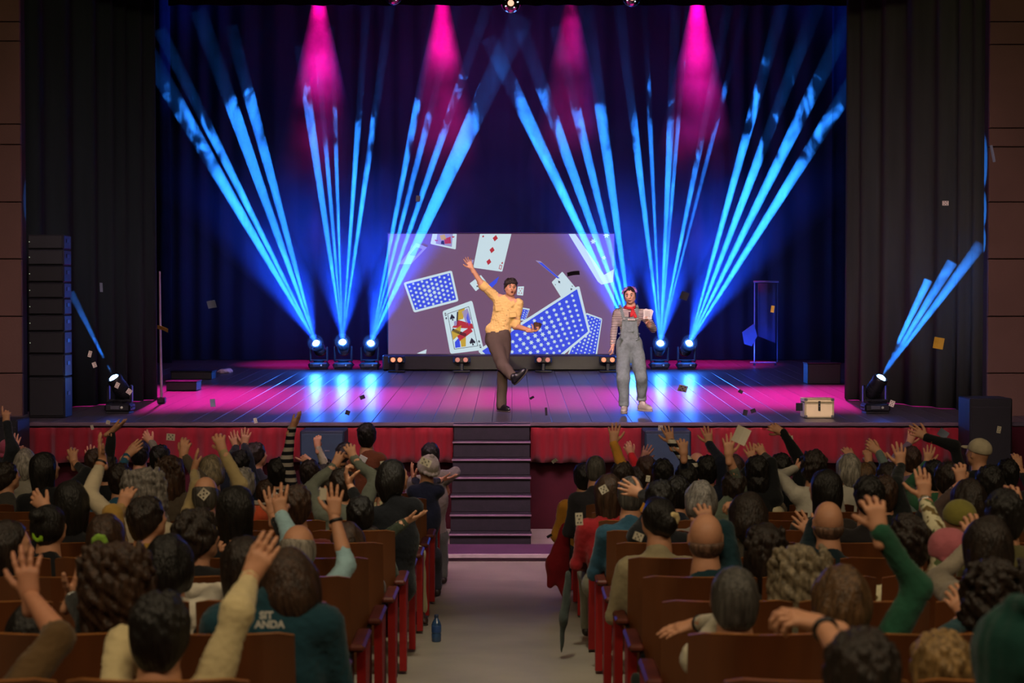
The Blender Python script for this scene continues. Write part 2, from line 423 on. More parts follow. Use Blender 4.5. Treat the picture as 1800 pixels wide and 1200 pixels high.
BLUE = (.02, .23, 1.0)
m_lens = emat('blue_lens', (.25, .5, 1.0), 30); m_lens.cycles.emission_sampling = 'NONE'
FANS = [
 # source px, distance, label, prongs: (tip px, half-angle deg, power)
 ((555, 602), 28.5, 'fan of blue beams leaning left from the leftmost rear stage lamp', [((330, 215), .95, .75), ((352, 195), .65, 1), ((402, 170), .85, 1), ((444, 190), .75, .9)]),
 ((602, 600), 28.5, 'fan of thin blue beams rising upright from the second rear lamp on the left', [((546, 215), .65, .8), ((570, 225), .4, .9), ((588, 190), .35, .9), ((636, 130), .45, .9), ((672, 110), .5, 1)]),
 ((652, 602), 28.5, 'fan of blue beams leaning right from the third rear lamp beside the screen', [((742, 140), .5, 1), ((771, 140), .5, .7), ((812, 140), .55, .8), ((848, 178), 1.15, 1)]),
 ((1113, 600), 28.5, 'fan of blue beams leaning left from the rear lamp behind the woman in dungarees', [((925, 205), .85, 1), ((968, 195), .8, .9), ((1012, 190), .7, .7), ((1050, 150), .8, .9)]),
 ((1161, 602), 28.5, 'fan of blue beams rising upright from the rear lamp right of the woman', [((1092, 40), .6, 1), ((1134, 40), .35, .8), ((1186, 60), .55, .9), ((1206, 40), .35, .8), ((1268, 70), .5, 1), ((1284, 120), .35, .5)]),
 ((1212, 602), 28.5, 'fan of blue beams leaning right from the rightmost rear stage lamp', [((1342, 130), .65, 1), ((1388, 135), .75, 1), ((1430, 160), .8, 1), ((1470, 190), .85, 1.05)]),
]
for (sx, sy), Y, lb, prongs in FANS:
    src = at(sx, sy, Y); e = empty('light_rays', lb, 'light beams', src)
    for (tx, ty), ha, pw in prongs:
        dst = at(tx, ty, Y + .0); ha = math.radians(ha * 1.85)
        o = cone('ray', Vector((0, 0, 0)), dst - src, ha, hz, e, ext=1.35)
        spot(src, dst, 2.3 * ha, 400000 * pw, BLUE, .5, .012)

    mid = sum(((at(t[0][0], t[0][1], Y) - src).normalized() for t in prongs), Vector()).normalized()
    cone('glow', Vector((0, 0, 0)), mid * 5.2, math.radians(24), hz_thin, e, n=28)
    spot(src, src + mid * 3, 2 * math.radians(24), 24000, (.008, .06, 1.0), 1.0, .02)
    spot(src + Vector((0, -.06, 0)), src + Vector((0, -3, -.75)), 2.3, 60, (.02, .16, 1), .8, .07)
    b = MB(); b.lathe([(max(.002, .15 * math.sin(math.pi * k / 10)), -.15 * math.cos(math.pi * k / 10)) for k in range(11)], (0, -.02, 0), 18); b.build('glow', hz_ball, e, smooth=True)  # added haze ball that imitates the halo round the lens
    point(src + Vector((0, -.03, .0)), 22, (.03, .2, 1), .02)
# magenta shafts falling from the fly bars
for px, pw, lb in ((560, 1.5, 'leftmost magenta light shaft falling from the top of the stage'), (778, 1.1, 'magenta light shaft left of the hanging mirror lamp'),
                   (1003, .55, 'dim magenta light shaft right of the hanging mirror lamp'), (1226, 1.6, 'rightmost magenta light shaft falling from the top of the stage')):
    src = at(px, -46, 30.2); e = empty('light_shaft', lb, 'light beam', src)
    dst = Vector((0, 0, -6.2))
    cone('ray', Vector((0, 0, 0)), dst, math.radians(13), hz_mag, e, n=28)
    spot(src, src + dst, math.radians(27), 6500 * pw, (1, .0, .30), 1.0, .05)
# ------------------------------------------------------------------ projection screen with its picture
SY = 28.9
def spx(zx, zy): return 660 + zx / 3.913, 400 + zy / 3.913      # detail-crop pixels to photograph pixels
def S(zx, zy, dep):
    p = at(*spx(zx, zy), SY); return Vector((p.x, SY - dep, p.z))
sc0 = at(881, 622, SY); scT = at(881, 411, SY); swid = at(1080, 500, SY).x - at(683, 500, SY).x
scr = empty('projection_screen', 'large projection screen showing falling playing cards on a mauve ground', 'screen', (sc0.x, SY, sc0.z))
m_scr = emat('screen_mauve', '74546f', .95); m_cw = emat('screen_white', 'cfe4ec', .9); m_cb = emat('screen_blue', '3d4fe0', .95)
m_cr = emat('screen_red', 'b8323c', .9); m_cy = emat('screen_yellow', 'c9a53a', .9); m_ck = emat('screen_black', '2a2433', .9); m_cl = emat('screen_lilac', '9f93c4', .9)
MS = [m_cw, m_cb, m_cr, m_cy, m_ck, m_cl, m_scr]
for sx in (-1, 1): MB().box((sx * swid * .42, .08, -.06), (.06, .04, .2), ch=.005).build('foot', m_blk, scr)
MB().box((0, .02, (scT.z - sc0.z) / 2), (swid, .03, scT.z - sc0.z)).build('screen_surface', m_scr, scr)
MB().box((0, .06, (scT.z - sc0.z) / 2), (swid + .05, .05, scT.z - sc0.z + .05), ch=.01).build('screen_frame', m_blk, scr)
ORG = Vector((sc0.x, SY, sc0.z))
XL, XR, ZB, ZT = -swid / 2, swid / 2, 0, scT.z - sc0.z
def clip(poly):
    for ax, lim, sg in ((0, XL, 1), (0, XR, -1), (1, ZB, 1), (1, ZT, -1)):
        out = []
        for i in range(len(poly)):
            a, b_ = poly[i], poly[(i + 1) % len(poly)]; da, db = (a[ax] - lim) * sg, (b_[ax] - lim) * sg
            if da >= 0: out.append(a)
            if (da >= 0) != (db >= 0):
                t = da / (da - db); out.append((a[0] + (b_[0] - a[0]) * t, a[1] + (b_[1] - a[1]) * t))
        poly = out
        if len(poly) < 3: return None
    return poly
class Img:
    def __init__(s, name, corners, layer):
        s.c = [S(x, y, 0) - ORG for x, y in corners]; s.b = MB(); s.l = .001 + layer * .0022; s.name = name
    def uv(s, u, v):
        a, b_, c, d = s.c; p = (a * (1 - u) + b_ * u) * (1 - v) + (d * (1 - u) + c * u) * v; return (p.x, p.z)
    def poly(s, pts, m, dep=.4, raw=False):
        q = clip(pts if raw else [s.uv(*p) for p in pts])
        if q: s.b.prism(q, -s.l - dep * .002, -s.l + .0006, m=m)
    def rrect(s, u0, v0, u1, v1, m, r=.06, dep=.2):
        pts = []
        for cx, cy, a0 in ((u1 - r, v1 - r, 0), (u0 + r, v1 - r, 90), (u0 + r, v0 + r, 180), (u1 - r, v0 + r, 270)):
            for k in range(4):
                a = math.radians(a0 + 30 * k); pts.append((cx + r * math.cos(a), cy + r * math.sin(a)))
        s.poly(pts, m, dep)
    def star(s, u, v, r, asp=1., m=0, dep=.7):
        c = s.uv(u, v); n = 6
        s.poly([(c[0] + r * (1 if k % 2 == 0 else .5) * math.cos(k * math.pi / n), c[1] + r * (1 if k % 2 == 0 else .5) * math.sin(k * math.pi / n)) for k in range(2 * n)], m, dep, True)
    def done(s): return s.b.build(s.name, MS, scr)
def card_back(corners, layer, nu, nv, r, pu=.04, pv=.06):
    i = Img('projected_card', corners, layer); i.rrect(0, 0, 1, 1, 0, .05); i.rrect(pu, pv, 1 - pu, 1 - pv, 1, .01, .5)
    for a in range(nu):
        for b_ in range(nv):
            u = pu + (a + .5) / nu * (1 - 2 * pu); v = pv + (b_ + (.3 if a % 2 else .7)) / nv * (1 - 2 * pv)
            k = 1 - .8 * math.hypot(u - .5, v - .5); i.star(u, v, r * k)
    return i.done()
def heart(i, u, v, r, m=2):
    i.poly([(u, v + r), (u - r, v), (u - r * .8, v - r * .6), (u - r * .4, v - r * .7), (u, v - r * .3), (u + r * .4, v - r * .7), (u + r * .8, v - r * .6), (u + r, v)], m, .7)
def diamond(i, u, v, ru, rv, m=2): i.poly([(u, v - rv), (u + ru, v), (u, v + rv), (u - ru, v)], m, .8)
def spade(i, u, v, r, ry, m=4):
    i.poly([(u, v - ry), (u + r, v + ry * .2), (u + r * .7, v + ry * .6), (u + r * .15, v + ry * .35), (u + r * .3, v + ry), (u - r * .3, v + ry), (u - r * .15, v + ry * .35), (u - r * .7, v + ry * .6), (u - r, v + ry * .2)], m, .9)
def glyph_q(i, u, v, r, ry, m=4):
    i.poly([(u - r, v - ry * .6), (u - r * .5, v - ry), (u + r * .5, v - ry), (u + r, v - ry * .6), (u + r, v + ry * .6), (u + r * .5, v + ry), (u - r * .5, v + ry), (u - r, v + ry * .6)], m, .8)
    i.poly([(u - r * .5, v - ry * .5), (u + r * .5, v - ry * .5), (u + r * .5, v + ry * .5), (u - r * .5, v + ry * .5)], 0, 1.0)
    i.poly([(u + r * .1, v + ry * .2), (u + r * .5, v + ry * .2), (u + r * 1.2, v + ry * 1.1), (u + r * .8, v + ry * 1.2)], m, 1.1)
# face-down cards
card_back([(192, 378), (525, 293), (572, 505), (265, 585)], 1, 10, 6, .045, .045, .07)
card_back([(1450, 585), (1560, 625), (1520, 900), (1300, 920)], 1, 6, 12, .03, .05, .03)
i = Img('projected_card', [(700, 845), (1400, 395), (1478, 720), (1000, 1120)], 2); i.rrect(0, 0, 1, 1, 0, .04); i.rrect(.025, .05, .975, .95, 1, .01, .5)
for a in range(14):
    for b_ in range(8):
        u = .05 + (a + .5) / 14 * .9; v = .08 + (b_ + (.3 if a % 2 else .7)) / 8 * .84
        i.star(u, v, .05 * (1 - .7 * math.hypot(u - .5, v - .4)))
i.done()
card_back([(985, 545), (1062, 558), (1030, 640), (965, 635)], 1, 4, 5, .018, .05, .1)
i = Img('projected_card', [(850, 335), (835, 378), (795, 420), (770, 398)], 1); i.poly([(0, 0), (1, 0), (1, 1), (0, 1)], 1); i.done()
i = Img('projected_card', [(1100, 225), (1135, 230), (1268, 348), (1250, 348)], 4); i.poly([(0, 0), (1, 0), (1, 1), (0, 1)], 5); i.poly([(0.1, .1), (.9, .1), (.9, 1), (.1, 1)], 1, .6); i.done()
# court card, spades
i = Img('projected_card', [(460, 575), (665, 500), (745, 840), (515, 868)], 2); i.rrect(0, 0, 1, 1, 0, .05)
i.rrect(.14, .09, .86, .91, 4, .01, .35); i.rrect(.155, .1, .845, .9, 0, .01, .6)
for pts, m in (([(.5, .1), (.72, .1), (.6, .3), (.42, .3)], 3), ([(.2, .42), (.45, .3), (.84, .45), (.84, .55)], 2), ([(.16, .5), (.5, .42), (.4, .6), (.16, .7)], 3),
               ([(.45, .12), (.5, .12), (.4, .42), (.34, .4)], 4), ([(.6, .15), (.8, .12), (.84, .35), (.66, .42)], 5), ([(.3, .62), (.75, .5), (.8, .6), (.35, .75)], 2),
               ([(.2, .75), (.36, .66), (.34, .88), (.18, .88)], 1), ([(.38, .72), (.56, .68), (.5, .88), (.36, .88)], 3), ([(.7, .3), (.78, .2), (.8, .42), (.72, .48)], 1),
               ([(.17, .5), (.22, .44), (.6, .62), (.56, .68)], 4), ([(.3, .3), (.4, .3), (.36, .4), (.28, .4)], 5)):
    i.poly(pts, m, .9)
spade(i, .27, .2, .08, .075); spade(i, .72, .8, .09, .08); spade(i, .08, .18, .03, .03); spade(i, .92, .82, .03, .03)
glyph_q(i, .08, .09, .025, .035); glyph_q(i, .92, .92, .025, .035); i.done()
# three of diamonds, cut by the screen top
i = Img('projected_card', [(733, -30), (950, -20), (872, 303), (672, 275)], 1); i.rrect(0, 0, 1, 1, 0, .03)
for u, v in ((.52, .36), (.5, .62), (.48, .88)): diamond(i, u, v - .05, .085, .07)
diamond(i, .12, .29, .035, .028); diamond(i, .93, .82, .03, .028)
i.poly([(.86, .86), (.95, .87), (.95, .96), (.86, .95)], 2, .6); i.poly([(.88, .875), (.93, .88), (.93, .945), (.88, .94)], 0, .8); i.done()
# court card, hearts, upper left
i = Img('projected_card', [(397, 20), (560, 30), (552, 150), (378, 112)], 1); i.rrect(0, 0, 1, 1, 0, .05); i.rrect(.2, .12, .84, .9, 5, .02, .4)
heart(i, .2, .68, .07); heart(i, .86, .3, .06)
for pts, m in (([(.3, .3), (.5, .2), (.6, .5), (.4, .6)], 3), ([(.5, .5), (.75, .3), (.8, .7), (.55, .8)], 2), ([(.4, .65), (.5, .6), (.55, .85), (.4, .85)], 4)): i.poly(pts, m, .7)
i.done()
i = Img('projected_card', [(280, 105), (355, 135), (245, 250), (160, 252)], 1); i.rrect(0, 0, 1, 1, 5, .04); i.rrect(.25, .15, .8, .55, 6, .02, .5); i.done()
i = Img('projected_card', [(648, 383), (725, 325), (765, 375), (690, 437)], 1); i.rrect(0, 0, 1, 1, 0, .05); i.poly([(.4, .4), (.7, .4), (.7, .7), (.4, .7)], 3, .6); spade(i, .3, .7, .08, .1); diamond(i, .8, .5, .08, .12); i.done()
i = Img('projected_card', [(978, 405), (1022, 403), (1015, 467), (973, 463)], 1); i.rrect(0, 0, 1, 1, 0, .05)
for u, v in ((.3, .25), (.7, .25), (.5, .5), (.3, .75), (.7, .75)): diamond(i, u, v, .1, .08)
i.done()
i = Img('projected_card', [(1212, 375), (1285, 302), (1400, 440), (1290, 500)], 1); i.rrect(0, 0, 1, 1, 0, .04)
for u, v, r in ((.42, .22, .07), (.12, .2, .03), (.75, .78, .07), (.9, .68, .03)): spade(i, u, v, r, r * 1.1)
i.done()
i = Img('projected_card', [(0, 0), (1, 0), (1, 1), (0, 1)], 1)
def zz(pts): return [((S(x, y, 0) - ORG).x, (S(x, y, 0) - ORG).z) for x, y in pts]
i.poly(zz([(1320, 30), (1365, 30), (1572, 325), (1555, 392), (1530, 372)]), 0, .4, True); i.poly(zz([(1572, 325), (1640, 285), (1632, 375), (1555, 392)]), 0, .4, True)
for x, y, r in ((1588, 52, .06), (1497, 95, .055), (1570, 207, .045)):
    c = zz([(x, y)])[0]; i.poly([(c[0] + r * (1 if k % 2 == 0 else .5) * math.cos(k * math.pi / 6), c[1] + r * (1 if k % 2 == 0 else .5) * math.sin(k * math.pi / 6)) for k in range(12)], 0, .7, True)
i.done()
i = Img('projected_card', [(285, 864), (352, 836), (347, 866), (300, 866)], 1); i.poly([(0, 0), (1, 0), (1, 1), (0, 1)], 0); i.done()
i = Img('projected_card', [(625, 220), (677, 222), (668, 247), (640, 245)], 1); i.poly([(0, 0), (1, 0), (1, 1), (0, 1)], 5); i.done()

# ------------------------------------------------------------------ plinth and blinders under the screen
YP = 28.35
p0 = at(672, 624, YP); p1 = at(1094, 624, YP); zf = stage_z(YP)
o = MB().box(((p0.x + p1.x) / 2, YP + .2, (zf + p0.z) / 2 + .005), (p1.x - p0.x, .38, p0.z - zf - .01), ch=.02).build('screen_plinth', m_blk)
tag(o, 'long low black plinth running under the projection screen', 'platform')
m_or = emat('lamp_orange', (1.0, .30, .16), 1.4); m_lampdim = emat('lamp_dim_pink', (.7, .25, .2), .9)
for k, (xa, xb, lb) in enumerate(((690, 702, 'leftmost twin stage lamp on the floor under the screen'), (804, 818, 'twin stage lamp under the screen just left of the kicking man'),
                             (948, 963, 'twin stage lamp under the screen just right of the kicking man'), (1062, 1077, 'rightmost twin stage lamp beside the woman in dungarees'))):
    Y = 28.05; z = at(xa, 632, Y).z; xc = (at(xa, 0, Y).x + at(xb, 0, Y).x) / 2; zf = stage_z(Y)
    e = empty('twin_lamp', lb, 'stage light', (xc, Y, zf), group='twin lamps under the screen')
    MB().box((0, 0, .02), (.30, .16, .03), ch=.008).build('base', m_blk, e)
    MB().box((0, .02, z - zf), (.30, .10, .13), ch=.02).build('housing', m_blk, e)
    MB().box((0, .03, (z - zf) / 2), (.05, .05, z - zf - .06), ch=.005).build('bracket', m_blk, e)
    for s_, xx in ((-1, xa), (1, xb)):
        R = Matrix.Rotation(math.pi / 2, 3, 'X'); xo = at(xx, 0, Y).x - xc
        MB().lathe([(.048, -.02), (.05, .035), (.044, .035), (.043, .0)], (xo, -.04, z - zf), 18, R).build('bezel', m_steel_dark, e)
        MB().lathe([(.001, .012), (.025, .014), (.041, .004), (.041, 0)][::-1], (xo, -.05, z - zf), 18, R).build('lens', m_or if k in (0, 3) else m_lampdim, e)

# ------------------------------------------------------------------ moving heads
def moving_head(lens_px, Y, direction, label, group, power_glow=True):
    lens = at(*lens_px, Y); base_x = lens.x + .09 * (-1 if direction[0] > 0 else 1) * abs(direction[0]) * 1.6
    d = Vector(direction).normalized(); zf = stage_z(Y); head = lens - d * .17
    zf = stage_z(head.y); e = empty('moving_head_light', label, 'stage light', (head.x, head.y, zf), group=group)
    h = Vector((0, 0, head.z - zf))
    b = MB(); b.box((0, 0, .075), (.34, .30, .11), ch=.025); b.box((0, 0, .012), (.30, .26, .02)); b.build('base', m_blk, e)
    MB().box((-.03, -.155, .08), (.12, .012, .05), ch=.004).build('control_panel', mat('panel_grey', '4a4c50', .3), e)
    MB().lathe([(.017, 0), (.017, .008), (.012, .01)], (.06, -.152, .08), 12, Matrix.Rotation(math.pi / 2, 3, 'X')).build('knob', mat('pale_knob', 'c9cdb4', .4), e)
    for s_ in (-1, 1): MB().tube([(s_ * .17, .08, .075), (s_ * .19, 0, .085), (s_ * .17, -.08, .075)], .012, 6).build('handle', m_blk, e)
    yk = MB(); yk.lathe([(.09, .125), (.1, .15), (.08, .165)], n=18)
    for s_ in (-1, 1): yk.box((s_ * .15, 0, (h.z + .165) / 2 + .0), (.035, .10, h.z - .11), ch=.012)
    yk.box((0, 0, .165), (.31, .1, .03), ch=.01); yk.build('yoke', m_blk, e, smooth=False)
    R = d.to_track_quat('Z', 'Y').to_matrix()
    MB().lathe([(.05, -.16), (.085, -.15), (.10, -.10), (.105, .0), (.095, .08), (.10, .1), (.1, .15), (.085, .165), (.08, .15)], h, 22, R).build('head', m_blk, e, smooth=True)
    f = MB()
    for kk in range(5): f.lathe([(.104, -.09 + kk * .025), (.109, -.087 + kk * .025), (.104, -.084 + kk * .025)], h, 22, R)
    f.build('cooling_fin', m_steel_dark, e)
    ln = MB().lathe([(.062, 0), (.058, .012), (.035, .024), (.01, .028)], h + d * .152, 20, R).build('lens', m_lens, e, smooth=True)
    return lens, d
names = ['leftmost', 'second from left', 'third from left, beside the screen', 'behind the woman in dungarees', 'just right of the woman', 'rightmost']
for (src, Y, lb, prongs), nm in zip(FANS, names):
    dd = sum(((at(t[0][0], t[0][1], Y) - at(*src, Y)).normalized() for t in prongs), Vector()).normalized()
    dd = (dd * .6 + Vector((0, -.75, .05)))
    lens, d = moving_head(src, Y + .10, dd, 'small black moving head lamp on the rear stage floor, %s' % nm, 'rear moving head lamps')
for src, Y, tips, lb, pw in (((1550, 662), 20.85, [((1628, 500), 2.4, 1.0), ((1668, 470), 2.4, .9), ((1716, 440), 2.2, .9)], 'right', 16000),
                         ((199, 662), 20.85, [((128, 520), 2.4, 1)], 'left', 1500)):
    s0 = at(*src, Y); e = empty('light_rays', 'smoky blue beam from the black moving head lamp at the front %s of the stage' % lb, 'light beam', s0)
    dd = (at(*tips[0][0], Y) - s0).normalized()
    moving_head(src, Y + .06, dd + Vector((0, -.45, 0)), 'large black moving head lamp at the front %s corner of the stage' % lb, 'front moving head lamps')
    for (tx, ty), ha, k in tips:
        dst = at(tx, ty, Y); ha = math.radians(ha)
        cone('ray', (0, 0, 0), dst - s0, ha, hz_smoke, e, ext=1.05); spot(s0, dst, 2.3 * ha, pw * k, BLUE, .5, .01)
    spot(s0 + Vector((0, -.06, 0)), s0 + Vector((0, -3, -.75)), 2.3, 4, (.02, .16, 1), .8, .05)

# ------------------------------------------------------------------ flight case, rack, stands, speakers
Y = 20.42; p = at(1410, 735, Y); q = at(1462, 735, Y); zf = stage_z(Y)
e = empty('flight_case', 'small cream coloured case with metal corners lit on the stage edge', 'case', ((p.x + q.x) / 2, Y, zf), rz=.03)
W = q.x - p.x; m_cream = mat('cream_case', 'd8c79a', .5, noise=.06); m_edge = mat('case_edge', 'b7aa84', .35, metal=.5)
MB().box((0, 0, .10), (W, .26, .19), ch=.008).build('body', m_cream, e)
MB().box((0, 0, .225), (W, .26, .05), ch=.008).build('lid', m_cream, e)
fr = MB()
for sx in (-1, 1): fr.box((sx * (W / 2 - .012), -.132, .125), (.022, .008, .24))
for z in (.012, .19, .243): fr.box((0, -.132, z), (W - .002, .008, .016))
fr.build('edging', m_edge, e)
for sx in (-1, 1):
    for z in (.02, .235): MB().box((sx * (W / 2 - .018), -.134, z), (.04, .014, .035), ch=.006).build('corner', m_metal, e)
MB().box((0, -.139, .155), (.028, .012, .125), ch=.004).build('strap', m_blk, e)
for z in (.19, .15): MB().box((0, -.147, z), (.014, .008, .012), ch=.002).build('buckle', m_metal, e)

Y = 29.75; p = at(1326, 643, Y); zf = stage_z(Y); s_ = Y / 2800
e = empty('costume_rack', 'thin metal costume rack with a dark garment at the rear right of the stage', 'rack', (p.x, Y, zf))
m_pk = mat('rack_metal', 'b9a4b4', .3, metal=.7)
H = 147 * s_; Wr = 42 * s_
MB().tube([(0, 0, .06), (0, 0, H)], .012, 8).build('post', m_pk, e)
MB().tube([(-.02, 0, H), (Wr, 0, H)], .018, 8).build('top_bar', m_pk, e)
MB().tube([(-.08, 0, .055), (Wr * .9, 0, .055)], .016, 8).build('bottom_bar', m_pk, e)
for x in (0, Wr * .88): MB().tube([(x, -.03, .02), (x, .03, .02)], .02, 10).build('wheel', m_blk, e)
MB().tube([(Wr * .96, 0, .06), (Wr * .96, 0, H)], .010, 8).build('post', mat('dark_post', '30303a', .4), e)
o = drape('garment', p.x + .06, Y - .03, p.x + Wr - .06, Y - .03, zf + .55, zf + .42, zf + H - .03, mat('dark_garment', '2c2030', .9), .16, .025, seed=4)
tag(o, 'dark long garment hanging from the metal costume rack', 'garment')
bb = MB(); bb.add([(-.24, -.06, .62), (-.02, -.06, .78), (.04, -.06, .55), (-.06, -.06, .36), (-.20, -.06, .40), (-.24, -.03, .62), (-.02, -.03, .78), (.04, -.03, .55), (-.06, -.03, .36), (-.20, -.03, .40)],
     [(0, 4, 3, 2, 1), (5, 6, 7, 8, 9), (0, 1, 6, 5), (1, 2, 7, 6), (2, 3, 8, 7), (3, 4, 9, 8), (4, 0, 5, 9)])
o = bb.build('grey_bag', mat('grey_cloth', '4a4656', .9), None, loc=(p.x, Y - .02, zf)); tag(o, 'small grey bag hanging on the left post of the costume rack', 'bag')

Y = 22.25; p = at(284, 712, Y); zf = stage_z(Y)
e = empty('curtain_edge_pole', 'slim upright pole with a black foot in place of the left curtain edge strip', 'stand', (p.x, Y, zf))  # pole built where the curtain's edge strip runs
MB().box((0, 0, .05), (.11, .12, .09), ch=.015).build('foot', m_blk, e)
MB().tube([(0, 0, .09), (-.01, 0, 1.0), (-.015, 0, 1.85)], [.02, .016, .013], 8).build('pole', mat('pink_lit_pole', '9c7f90', .4, metal=.4), e)  # pink of the stage light is put into the pole colour

m_spk = mat('speaker_blue_black', '10202e', .6, noise=.1); m_grille = mat('speaker_grille', '17303f', .7, bump=.4, bscale=300)
def cabinet(name, loc, size, label, cat, mt=m_spk, grill=m_grille, led=None, logo=False, group=None):
    e = empty(name, label, cat, loc, group=group); w_, d_, h_ = size
    MB().box((0, 0, h_ / 2), (w_, d_, h_), ch=.015).build('cabinet', mt, e)
    MB().box((0, -d_ / 2 - .008, h_ / 2), (w_ * .93, .016, h_ * .88), ch=.006).build('grille', grill, e)
    for s_ in (-1, 1): MB().box((s_ * (w_ / 2 + .003), 0, h_ * .6), (.01, .12, .05), ch=.004).build('handle', m_blk, e)
    if led: MB().box((-w_ / 2 + .03, -d_ / 2 - .02, h_ * .5), (.012, .01, .012), ch=.003).build('indicator_light', led, e)
    if logo: MB().box((w_ * .12, -d_ / 2 - .018, h_ * .62), (.06, .006, .018), ch=.002).build('badge', m_metal, e)
    return e
for x0, x1, side in ((527, 605, 'left'), (1133, 1215, 'right')):
    Y = 19.2; a_, b_ = at(x0, 760, Y), at(x1, 760, Y); ht = at(0, 757, Y).z
    cabinet('bass_speaker', ((a_.x + b_.x) / 2, Y + .25, .0), (b_.x - a_.x, .5, ht * .5), 'lower dark bass speaker cabinet against the stage front %s of the stairs' % side, 'speaker')
    cabinet('bass_speaker', ((a_.x + b_.x) / 2, Y + .25, ht * .5 + .002), (b_.x - a_.x, .5, ht * .5), 'upper dark blue speaker cabinet stacked on another %s of the stairs' % side, 'speaker', logo=True)
m_arr = mat('array_black', '101213', .6, noise=.15); m_arr2 = mat('array_grey', '202325', .6, noise=.15)
Y = 20.35; a_, b_ = at(50, 400, Y), at(114, 400, Y); yy = [412, 438, 466, 496, 524, 553, 582, 622, 662, 706]
ordn = ['topmost', 'second from the top', 'third from the top', 'fourth from the top', 'fifth from the top', 'sixth from the top', 'seventh from the top', 'second from the bottom', 'bottom']
for k in range(9):
    za, zb = at(0, yy[k + 1], Y).z, at(0, yy[k], Y).z
    if k == 8: za = stage_z(Y)
    cabinet('line_array_speaker', ((a_.x + b_.x) / 2, Y + .12, za), (b_.x - a_.x, .34, zb - za - .003), 'dark line array speaker in the column at left of the stage, %s' % ordn[k], 'speaker',
            m_arr2 if k < 2 else m_arr, m_arr2 if k < 2 else m_arr, led=emat('led_pale', (.5, .6, .4), .6) if k < 7 else None)
for px0, px1, pt, Y, lb, side in ((1705, 1780, 700, 19.1, 'black speaker cabinet in the dark corner right of the stage front', 1), (-20, 30, 738, 19.1, 'black speaker cabinet in the dark corner left of the stage front', -1)):
    a_, b_ = at(px0, 700, Y), at(px1, 700, Y)
    cabinet('corner_speaker', ((a_.x + b_.x) / 2, Y + .25, 0), (b_.x - a_.x, .5, at(0, pt, Y).z), lb, 'speaker', m_arr, m_arr)
# low black rostra in the wings
for x0, x1, yb, yt, lb in ((292, 345, 688, 672, 'low black box on the stage floor by the left curtain, nearer one'), (300, 372, 668, 654, 'low black box on the stage floor by the left curtain, farther one'),
                            (1420, 1478, 676, 640, 'black box in the wings near the right curtain')):
    Y = 2800 * 2.13 / (yb - 442); a_, b_ = at(x0, yb, Y), at(x1, yb, Y); zt_ = at(0, yt, Y).z; e = empty('black_box', lb, 'box', ((a_.x + b_.x) / 2, Y + .2, stage_z(Y) + .0))
    MB().box((0, 0, (zt_ - stage_z(Y)) / 2 + .005), (b_.x - a_.x, .38, zt_ - stage_z(Y)), ch=.01).build('body', m_blk, e)
    MB().box((0, 0, zt_ - stage_z(Y) + .012), (b_.x - a_.x + .02, .4, .02), ch=.005).build('lid', m_steel_dark, e)
# hanging lamps at the top of the opening
for px, py, r, lb in ((898, 6, .14, 'round mirrored lamp hanging at the top centre of the stage'), (1110, -4, .13, 'small mirrored lamp hanging at the top right of centre'), (692, -6, .12, 'small mirrored lamp hanging at the top left of centre')):
    c = at(px, py, 22.6); e = empty('hanging_lamp', lb, 'lamp', c)
    bb = MB(); n = 16
    bb.lathe([(max(.004, r * math.sin(math.pi * k / 9)), -r * math.cos(math.pi * k / 9)) for k in range(10)], n=n); bb.build('mirror_ball', mat('mirror_facets', 'b0a6a6', .12, metal=1., noise=.5, scale=30), e)
    MB().lathe([(.03, -.02), (.045, .0), (.03, .02)], (0, -r, -.02), 12, Matrix.Rotation(math.pi / 2, 3, 'X')).build('bulb', emat('bulb_orange', (1, .45, .3), 1.6), e)
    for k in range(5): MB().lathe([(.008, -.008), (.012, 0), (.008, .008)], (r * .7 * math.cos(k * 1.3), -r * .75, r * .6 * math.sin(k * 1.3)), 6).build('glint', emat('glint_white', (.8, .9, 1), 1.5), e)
    MB().tube([(0, 0, r), (0, 0, 1.0)], .01, 6).build('hanging_rod', m_blk, e)
